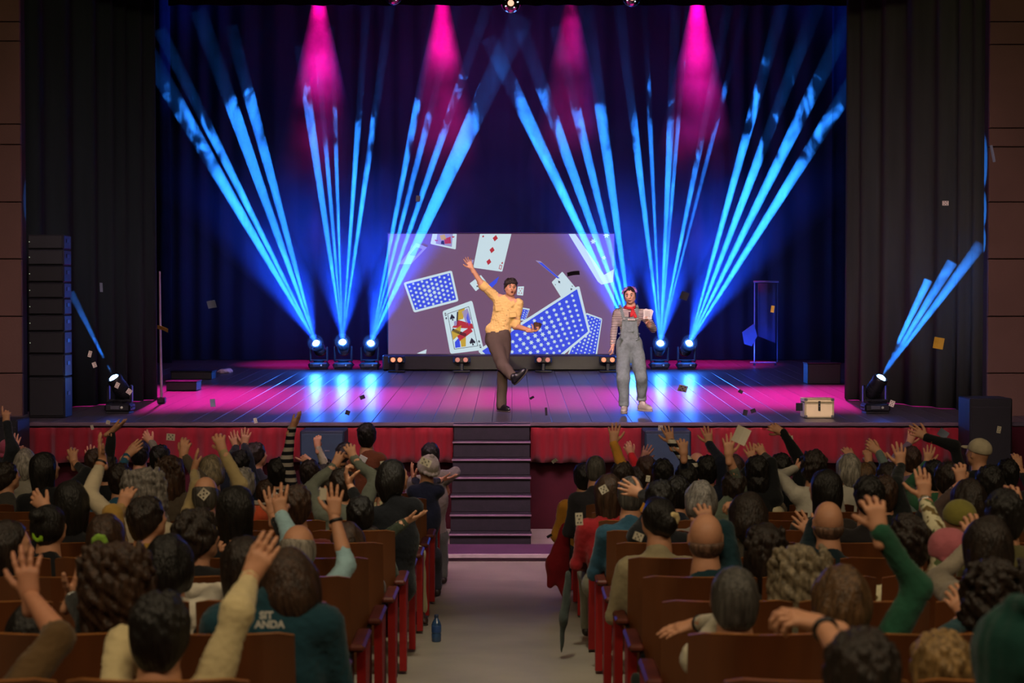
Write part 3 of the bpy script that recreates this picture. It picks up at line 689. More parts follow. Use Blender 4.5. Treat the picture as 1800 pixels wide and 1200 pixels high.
# ------------------------------------------------------------------ organic shapes: distance fields meshed with surface nets
class Field:
    def __init__(s, h): s.h = h; s.p = []
    def cap(s, a, b, ra, rb=None, k=.03, sub=False, flat=None):
        """tapered capsule; flat = (axis vector, factor) squeezes the section along that axis"""
        a = np.array(a, float); b = np.array(b, float); rb = ra if rb is None else rb; r = max(ra, rb)
        s.p.append(('c', np.minimum(a, b) - r, np.maximum(a, b) + r, (a, b, ra, rb, flat), k, sub)); return s
    def chain(s, pts, rs, k=.02):
        for i in range(len(pts) - 1): s.cap(pts[i], pts[i + 1], rs[i], rs[i + 1], k if i else k)
        return s
    def ell(s, c, r, k=.03, R=None, sub=False):
        c = np.array(c, float); r = np.array(r, float); m = np.array([r.max()] * 3) if R is not None else r
        s.p.append(('e', c - m, c + m, (c, r, None if R is None else np.array(R, float)), k, sub)); return s
    def half(s, c, n, k=.01):
        """remove everything on the side the normal points to"""
        s.p.append(('h', None, None, (np.array(c, float), np.array(n, float) / np.linalg.norm(n)), k, True)); return s
    def mesh(s, disp=0, freq=20., seed=0, anis=(1, 1, 1)):
        h = s.h; P = [q for q in s.p if q[0] != 'h' and not q[5]]
        lo = np.min([q[1] for q in P], 0) - 3 * h - .015; hi = np.max([q[2] for q in P], 0) + 3 * h + .015
        n = np.ceil((hi - lo) / h).astype(int) + 1
        G = np.full(n, .12, np.float32)
        ax = [(lo[i] + h * np.arange(n[i])).astype(np.float32) for i in range(3)]
        for kind, a0, b0, dat, k, sub in s.p:
            if kind == 'h': i0 = np.zeros(3, int); i1 = n
            else:
                pad = k + 2 * h
                i0 = np.maximum(0, np.floor((a0 - pad - lo) / h).astype(int)); i1 = np.minimum(n, np.ceil((b0 + pad - lo) / h).astype(int) + 1)
                if (i1 <= i0).any(): continue
            X = ax[0][i0[0]:i1[0], None, None]; Y = ax[1][None, i0[1]:i1[1], None]; Z = ax[2][None, None, i0[2]:i1[2]]
            if kind == 'c':
                a, b, ra, rb, flat = dat; d = b - a; dd = max(1e-9, float(d @ d))
                x, y, z = X - a[0], Y - a[1], Z - a[2]
                t = np.clip((x * d[0] + y * d[1] + z * d[2]) / dd, 0, 1)
                x = x - t * d[0]; y = y - t * d[1]; z = z - t * d[2]
                if flat is not None:
                    w = np.array(flat[0], float); w /= np.linalg.norm(w); q = (x * w[0] + y * w[1] + z * w[2]) * (1 / flat[1] - 1)
                    x = x + q * w[0]; y = y + q * w[1]; z = z + q * w[2]
                v = np.sqrt(x * x + y * y + z * z) - (ra + (rb - ra) * t)
            elif kind == 'e':
                c, r, R = dat; x, y, z = X - c[0], Y - c[1], Z - c[2]
                if R is not None:
                    x, y, z = (R[0, 0] * x + R[1, 0] * y + R[2, 0] * z, R[0, 1] * x + R[1, 1] * y + R[2, 1] * z, R[0, 2] * x + R[1, 2] * y + R[2, 2] * z)
                k0 = np.sqrt((x / r[0]) ** 2 + (y / r[1]) ** 2 + (z / r[2]) ** 2); k1 = np.sqrt((x / r[0] ** 2) ** 2 + (y / r[1] ** 2) ** 2 + (z / r[2] ** 2) ** 2)
                v = k0 * (k0 - 1) / np.maximum(k1, 1e-6)
            else:
                c, nn = dat; v = -((X - c[0]) * nn[0] + (Y - c[1]) * nn[1] + (Z - c[2]) * nn[2])
            g = G[i0[0]:i1[0], i0[1]:i1[1], i0[2]:i1[2]]
            if sub:
                m = np.maximum(g, -v); hh = np.maximum(k - np.abs(g + v), 0) / k; r_ = m + hh * hh * k * .25
            else:
                m = np.minimum(g, v); hh = np.maximum(k - np.abs(g - v), 0) / k; r_ = m - hh * hh * k * .25
            G[i0[0]:i1[0], i0[1]:i1[1], i0[2]:i1[2]] = r_
        v, f = nets(G, lo, h)
        if disp and len(v):
            q = v * np.array(anis); e = np.array([1., 0, 0])
            rr = np.random.default_rng(seed); K = rr.normal(size=(9, 3)) * freq; ph = rr.uniform(0, 6.28, 9)
            w = np.sin(q @ K.T + ph).sum(1) / 3.
            nr = vnormals(v, f); v = v + nr * (disp * w)[:, None]
        return v, f

def vnormals(v, f):
    n = np.cross(v[f[:, 2]] - v[f[:, 0]], v[f[:, 3]] - v[f[:, 1]]); o = np.zeros_like(v)
    for i in range(4): np.add.at(o, f[:, i], n)
    return o / np.maximum(np.linalg.norm(o, axis=1), 1e-9)[:, None]

def nets(G, lo, h):
    S_ = G < 0; nx, ny, nz = G.shape
    c = np.zeros((nx - 1, ny - 1, nz - 1), np.uint8)
    for i in (0, 1):
        for j in (0, 1):
            for k in (0, 1): c += S_[i:nx - 1 + i, j:ny - 1 + j, k:nz - 1 + k]
    act = (c > 0) & (c < 8); I = np.argwhere(act); idx = np.full(act.shape, -1, np.int64); idx[act] = np.arange(len(I))
    acc = np.zeros((len(I), 3)); cnt = np.zeros(len(I))
    x, y, z = I.T
    for a in range(3):
        b, d = (a + 1) % 3, (a + 2) % 3
        for ob in (0, 1):
            for od in (0, 1):
                o = np.zeros(3, int); o[b] = ob; o[d] = od
                g0 = G[x + o[0], y + o[1], z + o[2]]; o2 = o.copy(); o2[a] = 1; g1 = G[x + o2[0], y + o2[1], z + o2[2]]
                cr = (g0 < 0) != (g1 < 0); t = np.where(cr, g0 / np.where(cr, g0 - g1, 1), 0)
                p = np.tile(o.astype(float), (len(I), 1)); p[:, a] += t; acc += p * cr[:, None]; cnt += cr
    V = lo + h * (I + acc / cnt[:, None]); F = []
    for a in range(3):
        b, d = (a + 1) % 3, (a + 2) % 3
        sl0 = [slice(None)] * 3; sl1 = [slice(None)] * 3; sl0[a] = slice(0, -1); sl1[a] = slice(1, None)
        s0 = S_[tuple(sl0)]; s1 = S_[tuple(sl1)]; E = np.argwhere(s0 != s1)
        E = E[(E[:, b] > 0) & (E[:, d] > 0) & (E[:, b] < G.shape[b] - 1) & (E[:, d] < G.shape[d] - 1)]
        if not len(E): continue
        q = []
        for ob, od in ((-1, -1), (0, -1), (0, 0), (-1, 0)):
            T = E.copy(); T[:, b] += ob; T[:, d] += od; q.append(idx[T[:, 0], T[:, 1], T[:, 2]])
        q = np.stack(q, 1); ins = S_[E[:, 0], E[:, 1], E[:, 2]]; q[~ins] = q[~ins][:, ::-1]; F.append(q)
    return V, np.concatenate(F) if F else np.zeros((0, 4), int)

class Body:
    """gathers quad surfaces (with a material index each) into one mesh"""
    def __init__(s): s.v = []; s.f = []; s.m = []; s.n = 0
    def add(s, vf, m=0, M=None, T=None, flip=False):
        v, f = vf
        if not len(v): return s
        if M is not None: v = v @ np.array(M, float).T
        if T is not None: v = v + np.array(T, float)
        if flip: f = f[:, ::-1]
        s.v.append(v); s.f.append(f + s.n); s.m.append(np.full(len(f), m, np.int32)); s.n += len(v); return s
    def mesh(s, name, mats):
        v = np.concatenate(s.v).astype(np.float32); f = np.concatenate(s.f).astype(np.int32); me = D.meshes.new(name)
        me.vertices.add(len(v)); me.vertices.foreach_set('co', v.ravel()); me.loops.add(f.size); me.loops.foreach_set('vertex_index', f.ravel())
        me.polygons.add(len(f)); me.polygons.foreach_set('loop_start', np.arange(0, f.size, 4, dtype=np.int32))
        me.polygons.foreach_set('material_index', np.concatenate(s.m)); me.polygons.foreach_set('use_smooth', np.ones(len(f), bool))
        for m in mats: me.materials.append(m)
        me.update(calc_edges=True); return me
    def build(s, name, mats, parent=None, loc=None):
        o = D.objects.new(name, s.mesh(name, mats)); C.objects.link(o)
        if parent: o.parent = parent
        if loc is not None: o.location = loc
        return o

# ---- hands: wrist at the origin, fingers along +Z, palm facing +Y, thumb on -X (a right hand seen from behind)
FB = [(-.030, .083, .072, .0085, -1), (-.010, .088, .080, .0088, -.3), (.011, .084, .075, .0083, .4), (.030, .075, .060, .0075, 1.1)]
def hand(h, spread=10, curl=(18, 18, 18, 18), thumb=(35, 10), fat=1.0, per=None):
    F = Field(h)
    F.cap((-.004, 0, -.05), (0, 0, .012), .026, .026, flat=((0, 1, 0), .78))
    for x, z in ((-.022, .07), (-.006, .074), (.010, .072), (.024, .066)):
        F.cap((x * .45, 0, .012), (x, -.001, z), .017, .0135, .02, flat=((0, 1, 0), .85))
    for i, (x, z, L, r, sg) in enumerate(FB):
        a = math.radians(sg * (per[i] if per else spread)); c = math.radians(curl[i]); p = np.array([x, 0, z - .008]); r *= fat
        ang = c * .5
        for j, fr in enumerate((.45, .32, .26)):
            d = np.array([math.sin(a) * math.cos(ang), math.sin(ang), math.cos(a) * math.cos(ang)]); q = p + d * L * fr
            F.cap(p, q, r * (1.06 - .07 * j), r * (1 - .1 * j), .006); p = q; ang += c * (1.1, 1.0, 0)[j]
    a = math.radians(thumb[0]); b = math.radians(thumb[1]); p = np.array([-.018, .006, .018])
    for j, fr in enumerate((.042, .032, .026)):
        an = a - j * .22
        d = np.array([-math.sin(an) * math.cos(b * (1 + j * .5)), math.sin(b * (1 + j * .5)), math.cos(an) * math.cos(b * (1 + j * .5))])
        q = p + d * fr; F.cap(p, q, (.0155, .0115, .0100)[j], (.0115, .0100, .0085)[j], .012 if j == 0 else .006); p = q
    return F.mesh()
HK = dict(open=dict(spread=13, curl=(12, 8, 10, 16), thumb=(52, 12)), relaxed=dict(spread=8, curl=(30, 38, 44, 50), thumb=(42, 25)),
          claw=dict(spread=15, curl=(52, 48, 50, 52), thumb=(55, 35)), flat=dict(spread=3, curl=(8, 6, 8, 10), thumb=(22, 12)),
          point=dict(spread=5, curl=(8, 88, 95, 98), thumb=(30, 50)), fist=dict(spread=2, curl=(95, 98, 100, 100), thumb=(20, 62)),
          peace=dict(spread=14, curl=(10, 10, 92, 96), thumb=(25, 55)), hold=dict(spread=5, curl=(60, 64, 68, 70), thumb=(30, 55)),
          vee=dict(spread=4, curl=(14, 12, 12, 16), thumb=(62, 5)))
HANDS = {}
def get_hand(kind, near):
    key = (kind, near)
    if key not in HANDS: HANDS[key] = hand(.0042 if near else .006, fat=1.0 if near else 1.08, **HK[kind])
    return HANDS[key]

# ---- heads: centre of the skull at the origin, face towards +Y
def head_field(h, fine=False, female=False):
    F = Field(h)
    F.ell((0, -.012, .025), (.074, .092, .090)); F.ell((0, .022, -.028), (.060, .066, .078), .04)
    F.ell((0, .050, -.082), (.030, .030, .026), .03); F.cap((-.045, .02, -.055), (.045, .02, -.055), .022, .022, .03)
    F.cap((0, -.025, -.05), (0, -.042, -.150), .050 if female else .056, .054 if female else .062, .03); F.cap((0, -.04, -.14), (0, -.045, -.20), .06, .075, .03)
    F.cap((0, .078, .012), (0, .098, -.022), .008, .012, .012); F.ell((0, .096, -.026), (.015, .011, .010), .008)
    F.cap((-.026, .072, .024), (.026, .072, .024), .012, .012, .012)
    for s in (-1, 1):
        F.ell((s * .075, -.004, -.006), (.010, .020, .031), .006, R=Matrix.Rotation(s * -.35, 3, 'Z')); F.ell((s * .081, .004, -.004), (.004, .010, .017), .004, sub=True)
        F.ell((s * .038, .06, -.018), (.018, .018, .014), .02)
        if fine: F.ell((s * .028, .088, .004), (.014, .012, .009), .008, sub=True)
    if fine:
        F.ell((0, .083, -.052), (.023, .011, .006), .006); F.ell((0, .083, -.061), (.020, .011, .006), .006); F.ell((0, .09, -.056), (.018, .012, .0022), .003, sub=True)
    return F
HEADS = {}
def get_head(near):
    if near not in HEADS: HEADS[near] = head_field(.0075 if near else .0095).mesh()
    return HEADS[near]

# ---- hair in the same frame
def hair_field(kind, h, seed):
    rr = random.Random(seed); F = Field(h)
    def capfit(g=.008, back=-.01, top=.03):
        F.ell((0, -.018, top), (.078 + g, .093 + g, .088 + g)); F.ell((0, -.035, -.02), (.077 + g, .072 + g, .07 + g), .03)
    if kind in ('short', 'curlyshort'):
        g = .009 if kind == 'short' else .020; capfit(g)
        F.cap((-.022, -.062, -.05), (.022, -.062, -.05), .042, .042, .03); F.cap((-.02, -.066, -.09), (.02, -.066, -.09), .030, .030, .03)
        for _ in range(150 if kind == 'short' else 240):
            a = rr.uniform(0, 6.283); t = rr.uniform(-.55, 1.35); c_ = math.cos(t); r_ = rr.uniform(.009, .014) * (1.0 if kind == 'short' else 1.25)
            F.ell(((.078 + g * .7) * c_ * math.cos(a), -.018 + (.093 + g * .7) * c_ * math.sin(a), .03 + (.086 + g * .7) * math.sin(t)), (r_, r_, r_ * 1.5), .007)
        F.half((0, .052, -.01), (0, 1, -.42), .02); F.half((0, .02, -.03), (0, 1, -1.6), .015)
    elif kind == 'cropped':
        capfit(.003); F.cap((-.022, -.060, -.055), (.022, -.060, -.055), .040, .040, .03); F.half((0, .050, .01), (0, 1, -.35), .02); F.half((0, .02, -.028), (0, 1, -1.6), .015)
    elif kind == 'fringe':      # bald on top, hair round the sides and back
        capfit(.004); F.cap((-.024, -.058, -.055), (.024, -.058, -.055), .040, .040, .03); F.ell((0, .028, .098), (.088, .118, .088), .03, sub=True); F.half((0, .015, -.01), (0, 1, -.5), .02)
    elif kind == 'bald':        # only a shaved shadow low round the back
        capfit(.002); F.half((0, 0, -.012), (0, .15, 1), .02); F.half((0, .01, -.02), (0, 1, -.5), .02)
    elif kind in ('long', 'longwavy', 'curly', 'afro', 'bob'):
        capfit(.014)
        L = dict(long=-.30, longwavy=-.27, curly=-.24, afro=-.10, bob=-.13)[kind]; w = dict(long=.078, longwavy=.10, curly=.125, afro=.12, bob=.085)[kind]
        F.ell((0, -.06, L * .35), (w, .07 if kind == 'long' else .085, abs(L) * .62), .06)
        F.cap((0, -.085, -.05), (0, -.105, L), w * .72, w * .42, .06, flat=((0, 1, 0), .7))
        for s in (-1, 1): F.cap((s * .070, -.01, .02), (s * w * .82, -.02, L * .72), .030, .022, .04)
        if kind in ('curly', 'afro', 'longwavy'):
            n = dict(curly=420, afro=420, longwavy=150)[kind]; r = dict(curly=.013, afro=.013, longwavy=.011)[kind]
            for _ in range(n):
                a = rr.uniform(math.pi * .92, math.pi * 2.08); z = rr.uniform(L * 1.05, .12); q = math.sqrt(max(.05, 1 - ((z - .02) / .13) ** 2)) if z > .02 else 1.0
                ww = w * rr.uniform(.93, 1.1); F.ell((ww * q * math.cos(a), -.035 + .1 * rr.uniform(.93, 1.1) * q * math.sin(a) * (.6 if math.sin(a) > 0 else 1), z), (r, r, r * (1.2 if kind == 'afro' else 1.8)), .008)
        F.half((0, .058, 0), (0, 1, -.22), .02)
        F.ell((0, .095, -.03), (.062, .085, .10), .02, sub=True)
    elif kind in ('bun', 'ponytail', 'updo'):
        capfit(.010)
        if kind == 'bun': F.ell((0, -.10, .085), (.045, .042, .040), .015)
        if kind == 'updo': F.ell((0, -.10, .0), (.055, .05, .07), .02)
        if kind == 'ponytail':
            F.cap((0, -.10, .03), (0, -.145, -.01), .026, .032, .02); F.cap((0, -.145, -.01), (0, -.125, -.22), .036, .016, .02)
        F.half((0, .052, -.01), (0, 1, -.4), .02); F.half((0, .0, -.05), (0, .6, -1), .015)
    elif kind == 'beanie':
        F.ell((0, -.018, .045), (.095, .108, .098)); F.cap((-.06, -.02, .0), (.06, -.02, .0), .055, .055, .03); F.half((0, 0, -.012), (0, .25, -1), .01)
        for a in range(16):
            t = a / 16 * 6.283; F.ell((.094 * math.cos(t), -.018 + .108 * math.sin(t), .012 + .02 * math.sin(t)), (.020, .020, .022), .01)
        F.ell((0, -.03, .148), (.022, .022, .018), .01)
    elif kind == 'cap':
        F.ell((0, -.018, .045), (.090, .102, .088)); F.half((0, 0, .018), (0, .1, -1), .008); F.ell((0, .10, .035), (.065, .06, .009), .012); F.ell((0, -.02, .132), (.01, .01, .006), .004)
    elif kind == 'hood':
        F.ell((0, -.03, .03), (.105, .120, .125)); F.ell((0, -.06, -.10), (.10, .09, .09), .05); F.cap((0, -.03, .15), (0, -.09, .17), .03, .015, .03); F.ell((0, .11, -.01), (.075, .10, .11), .03, sub=True)
    dis = dict(short=.0022, curlyshort=.007, cropped=.001, fringe=.002, bald=.0005, long=.004, longwavy=.007, curly=.005, afro=.006, bob=.004, bun=.003, ponytail=.004, updo=.006, beanie=.0025, cap=.0008, hood=.004)[kind]
    fr = dict(curly=110, afro=110, longwavy=60, curlyshort=85).get(kind, 45)
    an = (1, 1, .22) if kind in ('long', 'bob', 'longwavy', 'ponytail') else (1, 1, .7)
    return F.mesh(disp=dis, freq=fr, seed=seed, anis=an)

SKIN = {}
def skin(i):
    cols = ['c48d6c', 'b97f60', 'd09a7c', 'a86f50', '8f5f45']
    return mat('skin_%d' % i, cols[i], .55, noise=.06, scale=25)
HAIRC = dict(black='15120f', dark='251b14', brown='3a271a', lbrown='5a4128', grey='77716a', lgrey='8d877c', saltpepper='4a4742', blonde='8a6d42', greyblond='7d7058', auburn='4a2c1a', stubble='6a5040')
def hairmat(c):
    return mat('hair_' + c, HAIRC[c], .46, spec=.45, noise=.6, scale=60, bump=1.0, bscale=110, stretch=(1, 1, .12))
def cloth(h, kind='plain'):
    nm = 'cloth_%s_%s' % (kind, h)
    if nm in _M: return _M[nm]
    if kind in ('plain', 'knit'):
        return mat(nm, h, .88, spec=.2, noise=.14, scale=7, bump=.35 if kind == 'plain' else .8, bscale=40 if kind == 'plain' else 160, sheen=.15)
    m = mat(nm, h, .88, spec=.2); nt = m.node_tree; N = nt.nodes; L = nt.links; b = N['Principled BSDF']
    tc = N.new('ShaderNodeTexCoord')
    if kind == 'stripe':        # horizontal bands
        wv = N.new('ShaderNodeTexWave'); wv.bands_direction = 'Z'; wv.inputs['Scale'].default_value = 5.0; wv.inputs['Distortion'].default_value = .6; r = N.new('ShaderNodeValToRGB'); r.color_ramp.interpolation = 'CONSTANT'
        r.color_ramp.elements[1].position = .5; r.color_ramp.elements[0].color = srgb('16181f') + (1,); r.color_ramp.elements[1].color = srgb(h) + (1,)
        L.new(tc.outputs['Object'], wv.inputs[0]); L.new(wv.outputs[1], r.inputs[0])
    elif kind == 'finestripe':
        wv = N.new('ShaderNodeTexWave'); wv.bands_direction = 'Z'; wv.inputs['Scale'].default_value = 15.0; r = N.new('ShaderNodeValToRGB'); r.color_ramp.interpolation = 'CONSTANT'
        r.color_ramp.elements[1].position = .38; r.color_ramp.elements[0].color = srgb('3a2430') + (1,); r.color_ramp.elements[1].color = srgb(h) + (1,)
        L.new(tc.outputs['Object'], wv.inputs[0]); L.new(wv.outputs[1], r.inputs[0])
    else:                       # floral blotches
        vo = N.new('ShaderNodeTexNoise'); vo.inputs['Scale'].default_value = 11; vo.inputs['Detail'].default_value = 2; r = N.new('ShaderNodeValToRGB'); r.color_ramp.interpolation = 'CONSTANT'
        r.color_ramp.elements[1].position = .45; r.color_ramp.elements[0].color = srgb('6b5a35') + (1,); r.color_ramp.elements[1].color = srgb(h) + (1,)
        e = r.color_ramp.elements.new(.60); e.color = srgb('5a6a45') + (1,)
        L.new(tc.outputs['Object'], vo.inputs[0]); L.new(vo.outputs[0], r.inputs[0])
    L.new(r.outputs[0], b.inputs['Base Color']); return m
HAIRMESH = {}
def hair_mesh(kind, near, variant):
    key = (kind, near, variant)
    if key not in HAIRMESH:
        HAIRMESH[key] = hair_field(kind, (.0058 if kind in ('curly', 'afro', 'longwavy', 'curlyshort') else .007) if near else .009, variant * 7 + 3)
    return HAIRMESH[key]

def basis(z, y):
    """rotation whose Z axis is z and whose Y axis is close to y"""
    z = np.array(z, float); z /= np.linalg.norm(z); y = np.array(y, float); y = y - z * (y @ z)
    if np.linalg.norm(y) < 1e-5: y = np.array([1., 0, 0]) - z * z[0]
    y /= np.linalg.norm(y); return np.stack([np.cross(y, z), y, z], 1)
def eul(yaw=0, pitch=0, roll=0):
    return np.array(Matrix.Rotation(math.radians(yaw), 3, 'Z') @ Matrix.Rotation(math.radians(pitch), 3, 'X') @ Matrix.Rotation(math.radians(roll), 3, 'Y'))

def npy(v): return np.array(v, float)
def solve_arm(S_, px, reach, Ylo, Yhi, prefer):
    """point on the pixel ray whose distance from the shoulder suits the arm length"""
    best = None
    for Y in np.linspace(Ylo, Yhi, 41):
        W = npy(at(px[0], px[1], Y)); d = np.linalg.norm(W - S_); c = abs(d - reach) if d > reach else 0
        c = max(0, d - reach) * 10 + abs(d - prefer)
        if best is None or c < best[0]: best = (c, W)
    return best[1]
def elbow_of(S_, W, l1, l2, pole):
    d = W - S_; L = np.linalg.norm(d); u = d / L; L = min(L, (l1 + l2) * .999)
    a = (l1 * l1 - l2 * l2 + L * L) / (2 * L); h = math.sqrt(max(0, l1 * l1 - a * a)); p = npy(pole); p = p - u * (p @ u)
    n = np.linalg.norm(p); p = p / n if n > 1e-6 else npy((1, 0, 0)); return S_ + u * a + p * h
# ------------------------------------------------------------------ theatre seats
m_wood = mat('seat_plywood', '63371a', .38, spec=.5, noise=.3, scale=5, stretch=(1, 1, .25), bump=.05)
m_woodedge = mat('seat_plywood_edge', '96602f', .35, spec=.5, noise=.2, scale=12)
m_seatred = mat('seat_red_fabric', '8c1218', .8, spec=.2, noise=.15, scale=20, sheen=.2)
m_side = mat('seat_red_side', '9c1a1a', .55, spec=.4, noise=.08, scale=4)
m_arm = mat('armrest_varnish', '5a2a20', .5, spec=.25, noise=.2, scale=8)
def seat_back_mesh():
    b = MB(); W, H0, H1, n = .535, .34, .97, 10; v = []
    for j, z in enumerate((H0, .5, .72, .88, .955, H1)):
        for i in range(n + 1):
            u = i / n * 2 - 1; y = -.055 * (1 - u * u) - .10 * (z - H0) / (H1 - H0) + .02
            edge = .012 if (j == 5 and i in (0, n)) else 0
            v.append((u * W / 2, y, z - edge))
    m = len(v); v += [(x * .985, y + .022, z) for x, y, z in v]; f = []; ms = []; R_ = n + 1
    for j in range(5):
        for i in range(n):
            a = j * R_ + i; f.append((a, a + 1, a + R_ + 1, a + R_)); f.append((a + m, a + R_ + m, a + R_ + 1 + m, a + 1 + m)); ms += [0, 0]
    for i in range(n): a = 5 * R_ + i; f.append((a, a + 1, a + 1 + m, a + m)); f.append((i, i + m, i + 1 + m, i + 1)); ms += [1, 0]
    for j in range(5): a = j * R_; f.append((a, a + R_, a + R_ + m, a + m)); a += n; f.append((a, a + m, a + R_ + m, a + R_)); ms += [1, 1]
    b.v, b.f, b.m = v, f, ms; return b
SEATP = 0.56
def make_seat(side, end):
    e = empty('theatre_seat', 'x', 'seat')
    seat_back_mesh().build('backrest', [m_wood, m_woodedge], e, smooth=False)
    b = MB(); b.box((0, -.02, .66), (.44, .05, .50), Matrix.Rotation(.16, 3, 'X'), ch=.02); b.build('back_cushion', m_seatred, e)
    b = MB(); b.box((0, .22, .42), (.46, .40, .10), Matrix.Rotation(.05, 3, 'X'), ch=.03); b.build('seat_cushion', m_seatred, e)
    b = MB(); b.box((0, .20, .355), (.45, .38, .02), ch=.006); b.build('seat_pan', m_wood, e)
    x = -.272 * side
    if not end:
        b = MB(); b.box((x, .16, .615), (.035, .36, .03), ch=.01); b.build('armrest', m_arm, e)
        b = MB(); b.prism([(-.06, 0), (.20, 0), (.16, .10), (.20, .60), (-.04, .60)], x - .01, x + .01, axis='x'); b.build('standard', m_steel_dark, e)
    else:
        b = MB(); b.prism([(.06, .02), (.14, .0), (.20, .30), (.27, .60), (.03, .60)], x - .036 * side - .022, x - .036 * side + .022, axis='x'); b.build('side_panel', m_side, e)
        b = MB(); b.prism([(-.09, .0), (.01, .0), (.0, .60), (-.09, .60)], x + .004 * side - .010, x + .004 * side + .010, axis='x'); b.build('standard', m_steel_dark, e)
        b = MB(); b.box((x - .024 * side, .13, .622), (.075, .40, .035), ch=.012); b.build('armrest', m_arm, e)
    return e
protos = {}
def ord_(n): return ['aisle-end', 'second from the aisle', 'third from the aisle', 'fourth from the aisle', 'fifth from the aisle', 'sixth from the aisle', 'seventh from the aisle', 'eighth from the aisle', 'ninth from the aisle', 'tenth from the aisle', 'eleventh from the aisle'][n]
ROWN = ['rearmost', 'second row from the back', 'third row from the back', 'fourth row from the back', 'fifth row from the back', 'sixth row from the back', 'sixth row from the stage', 'fifth row from the stage', 'fourth row from the stage', 'third row from the stage', 'second row from the stage', 'front row']
ROWN[0] = 'first row from the back'
def row_y(k): return 4.65 + .95 * k
LX, RX = -.745, .60
for k in range(12):
    Y = row_y(k); vis = 915 * Y / F_PX + .15
    for side, x0 in ((-1, LX), (1, RX)):
        j = 0
        while True:
            x = x0 + side * (SEATP * j + SEATP / 2)
            if abs(x) - SEATP / 2 > min(vis, 6.4): break
            key = (side, j == 0)
            if key not in protos: e = protos[key] = make_seat(*key)
            else: e = copy_tree(protos[key])
            e.location = (x, Y, floor_z(Y)); e['label'] = 'brown plywood seat, %s, %s, %s block' % (ord_(j), ROWN[k], 'left' if side < 0 else 'right')
            e['group'] = 'brown plywood theatre seats'
            j += 1

